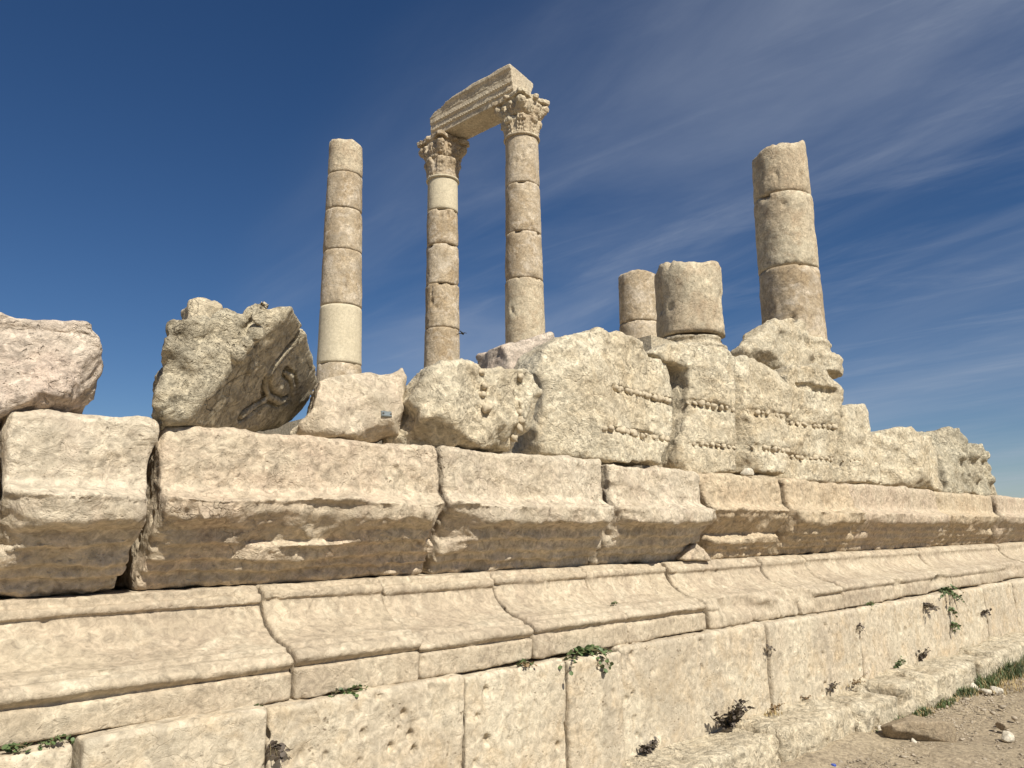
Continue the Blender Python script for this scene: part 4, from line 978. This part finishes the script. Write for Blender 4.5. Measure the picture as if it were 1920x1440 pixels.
# ------------------------------------------------------------------ stones on the ground
def gravel():
    rs = np.random.default_rng(11); base = []
    import bmesh
    bm = bmesh.new(); bmesh.ops.create_icosphere(bm, subdivisions=1, radius=1.0)
    bv = np.array([v.co[:] for v in bm.verts]); bf = np.array([[v.index for v in f.verts] for f in bm.faces]); bm.free()
    n = 9500; x = rs.uniform(2.0, 13.5, n); y = rs.uniform(-0.3, 2.46, n)
    near = rs.random(n) < 0.35; y[near] = 2.44-np.abs(rs.normal(0, 0.22, near.sum()))
    s = 0.004+0.007*rs.random(n)**2 + (rs.random(n) > 0.975)*rs.uniform(0.004, 0.020, n)
    V = bv[None]*(1+0.28*rs.uniform(-1, 1, (n, len(bv), 1)))*s[:,None,None]*np.stack([rs.uniform(0.8,1.5,n), rs.uniform(0.7,1.2,n), rs.uniform(0.4,0.8,n)], 1)[:,None,:]
    a = rs.uniform(0, 6.28, n); ca, sa = np.cos(a)[:,None], np.sin(a)[:,None]
    V = np.stack([V[...,0]*ca-V[...,1]*sa+x[:,None], V[...,0]*sa+V[...,1]*ca+y[:,None], V[...,2]+G+0.001], -1)
    Fc = (bf[None]+(np.arange(n)*len(bv))[:,None,None]).reshape(-1,3)
    o = add_obj('gravel', np_mesh('gravel', V.reshape(-1,3), Fc, False), M_gravel); tag(o, 'scattered pale gravel on the dusty ground', None, None, 'stuff')
gravel()
def rock(name, u, v, size, mat, seed, label, cat='rock', flat=0.5, rotz=0.0, planes=9, h=0.012, group=None):
    p = onZ(u, v, G+size[2]*0.5); rs = np.random.default_rng(seed); r = size
    nn = rs.normal(size=(planes, 3)); nn /= np.linalg.norm(nn, axis=1, keepdims=True); off = rs.uniform(0.66, 0.95, planes) if planes > 8 else rs.uniform(0.45, 0.80, planes)
    cr, sr = math.cos(rotz), math.sin(rotz)
    def field(X, Y, Z):
        x = ((X-p[0])*cr+(Y-p[1])*sr)/r[0]; y = (-(X-p[0])*sr+(Y-p[1])*cr)/r[1]; z = (Z-G-r[2]*flat)/r[2]
        d = np.maximum(np.maximum(np.abs(x)-0.92, np.abs(y)-0.85), np.abs(z+0.12*x)-0.80) if planes > 8 else np.sqrt(x*x+y*y+z*z)-1
        for a, o_ in zip(nn, off): d = smax(d, a[0]*x+a[1]*y+a[2]*z-o_, 0.025)
        return d*min(r)
    R = max(r[0], r[1])
    o = sdf_stone(name, (p[0]-R, p[1]-R, G-r[2]*0.6), (p[0]+R, p[1]+R, G+r[2]*1.7), h, field, mat, None, (p[0],p[1],G), (0.05*min(r),5/R*0.3), (0.03*min(r),2.4/R), 0.03*min(r), 0, seed)
    return tag(o, label, cat, group)
rock('rock', 1712, 1366, (0.25,0.15,0.115), M_rock, 31, 'flat-topped brown rock lying beside the step', 'rock', 0.35, rad(-38))
rock('white_stone', 1828, 1289, (0.055,0.045,0.045), M_white, 32, 'white stone at the edge of the grass', 'stone', 0.4, 0, 7, 0.008, 'white stones by the grass')
rock('white_stone', 1850, 1295, (0.06,0.045,0.03), M_white, 33, 'flat white stone between two others by the grass', 'stone', 0.4, 0.5, 7, 0.008, 'white stones by the grass')
rock('white_stone', 1866, 1293, (0.07,0.05,0.045), M_white, 34, 'largest white stone of the three by the grass', 'stone', 0.4, 1.0, 7, 0.008, 'white stones by the grass')
rock('pebble', 1888, 1381, (0.055,0.045,0.04), M_white, 35, 'pale stone alone on the bare dirt', 'stone', 0.4, 0.3, 7, 0.008)
rock('pebble', 1880, 1362, (0.05,0.05,0.035), M_rock, 36, 'dull brown stone next to a pale one on the dirt', 'stone', 0.4, 0.9, 7, 0.008)
rock('pebble', 1712, 1389, (0.028,0.024,0.02), M_white, 37, 'small pale pebble in front of the flat brown rock', 'stone', 0.4, 0.9, 7, 0.006)
rock('pebble', 1650, 1366, (0.05,0.035,0.03), M_white, 38, 'pale stone touching the end of the flat brown rock', 'stone', 0.4, 0.2, 7, 0.008)

def bottle_cap():
    p = onZ(1563, 1437, G+0.004); n = 24; V = []; prof = [(0.0,0.0135),(0.0125,0.0135),(0.0145,0.010),(0.015,0.0)]
    for r, z in prof[1:]: V += [(r*math.cos(2*math.pi*i/n)*(1+0.03*(i%2)*(z < 0.012)), r*math.sin(2*math.pi*i/n)*(1+0.03*(i%2)*(z < 0.012)), z) for i in range(n)]
    Fc = [tuple(range(n))]+[(k*n+i, (k+1)*n+i, (k+1)*n+(i+1)%n, k*n+(i+1)%n) for k in range(2) for i in range(n)]
    me = bpy.data.meshes.new('bottle_cap'); me.from_pydata(V, [], Fc); tag(add_obj('bottle_cap', me, M_cap, None, p), 'blue plastic bottle cap dropped on the gravel', 'bottle cap')
bottle_cap()

# ------------------------------------------------------------------ bird
def bird():
    p = onD(867, 625, 16.0); root = tag(empty('bird', p), 'tiny dark bird flying past the column with the pale top drum', 'bird')
    b = blob_mesh('body', 91, M_bird, 2, 0.05); o = add_obj('body', b, M_bird, root, p); o.scale = (0.055,0.022,0.022); o.rotation_euler = (0,rad(20),rad(20))
    V = [(0.03,0,0),(-0.03,0,0),(-0.04,0.07,0.03),(0.015,0.08,0.035),(-0.05,0.14,0.02),(0.03,0,0.004),(-0.03,0,0.004),(-0.04,0.07,0.033),(0.015,0.08,0.038),(-0.05,0.14,0.022)]
    Fc = [(0,1,2,3),(3,2,4),(8,7,6,5),(9,7,8),(0,5,6,1),(0,3,8,5),(1,6,7,2),(3,4,9,8),(2,7,9,4)]
    for s in (1, -1):
        me = bpy.data.meshes.new('wing'); me.from_pydata([(x, y*s, z) for x, y, z in V], [], Fc); w = add_obj('wing', me, M_bird, root, p); w.rotation_euler = (rad(-25)*s,0,rad(20))
    me = bpy.data.meshes.new('tail'); me.from_pydata([(-0.04,-0.008,0),(-0.04,0.008,0),(-0.10,0.02,-0.004),(-0.10,-0.02,-0.004),(-0.04,0,0.006),(-0.10,0,0.002)], [], [(0,1,2,3),(0,4,1),(1,4,5,2),(0,3,5,4),(3,2,5)])
    t = add_obj('tail', me, M_bird, root, p); t.rotation_euler = (0,rad(20),rad(20))
bird()
print('sdf triangles', TRIS[0], 'objects', len(bpy.data.objects))
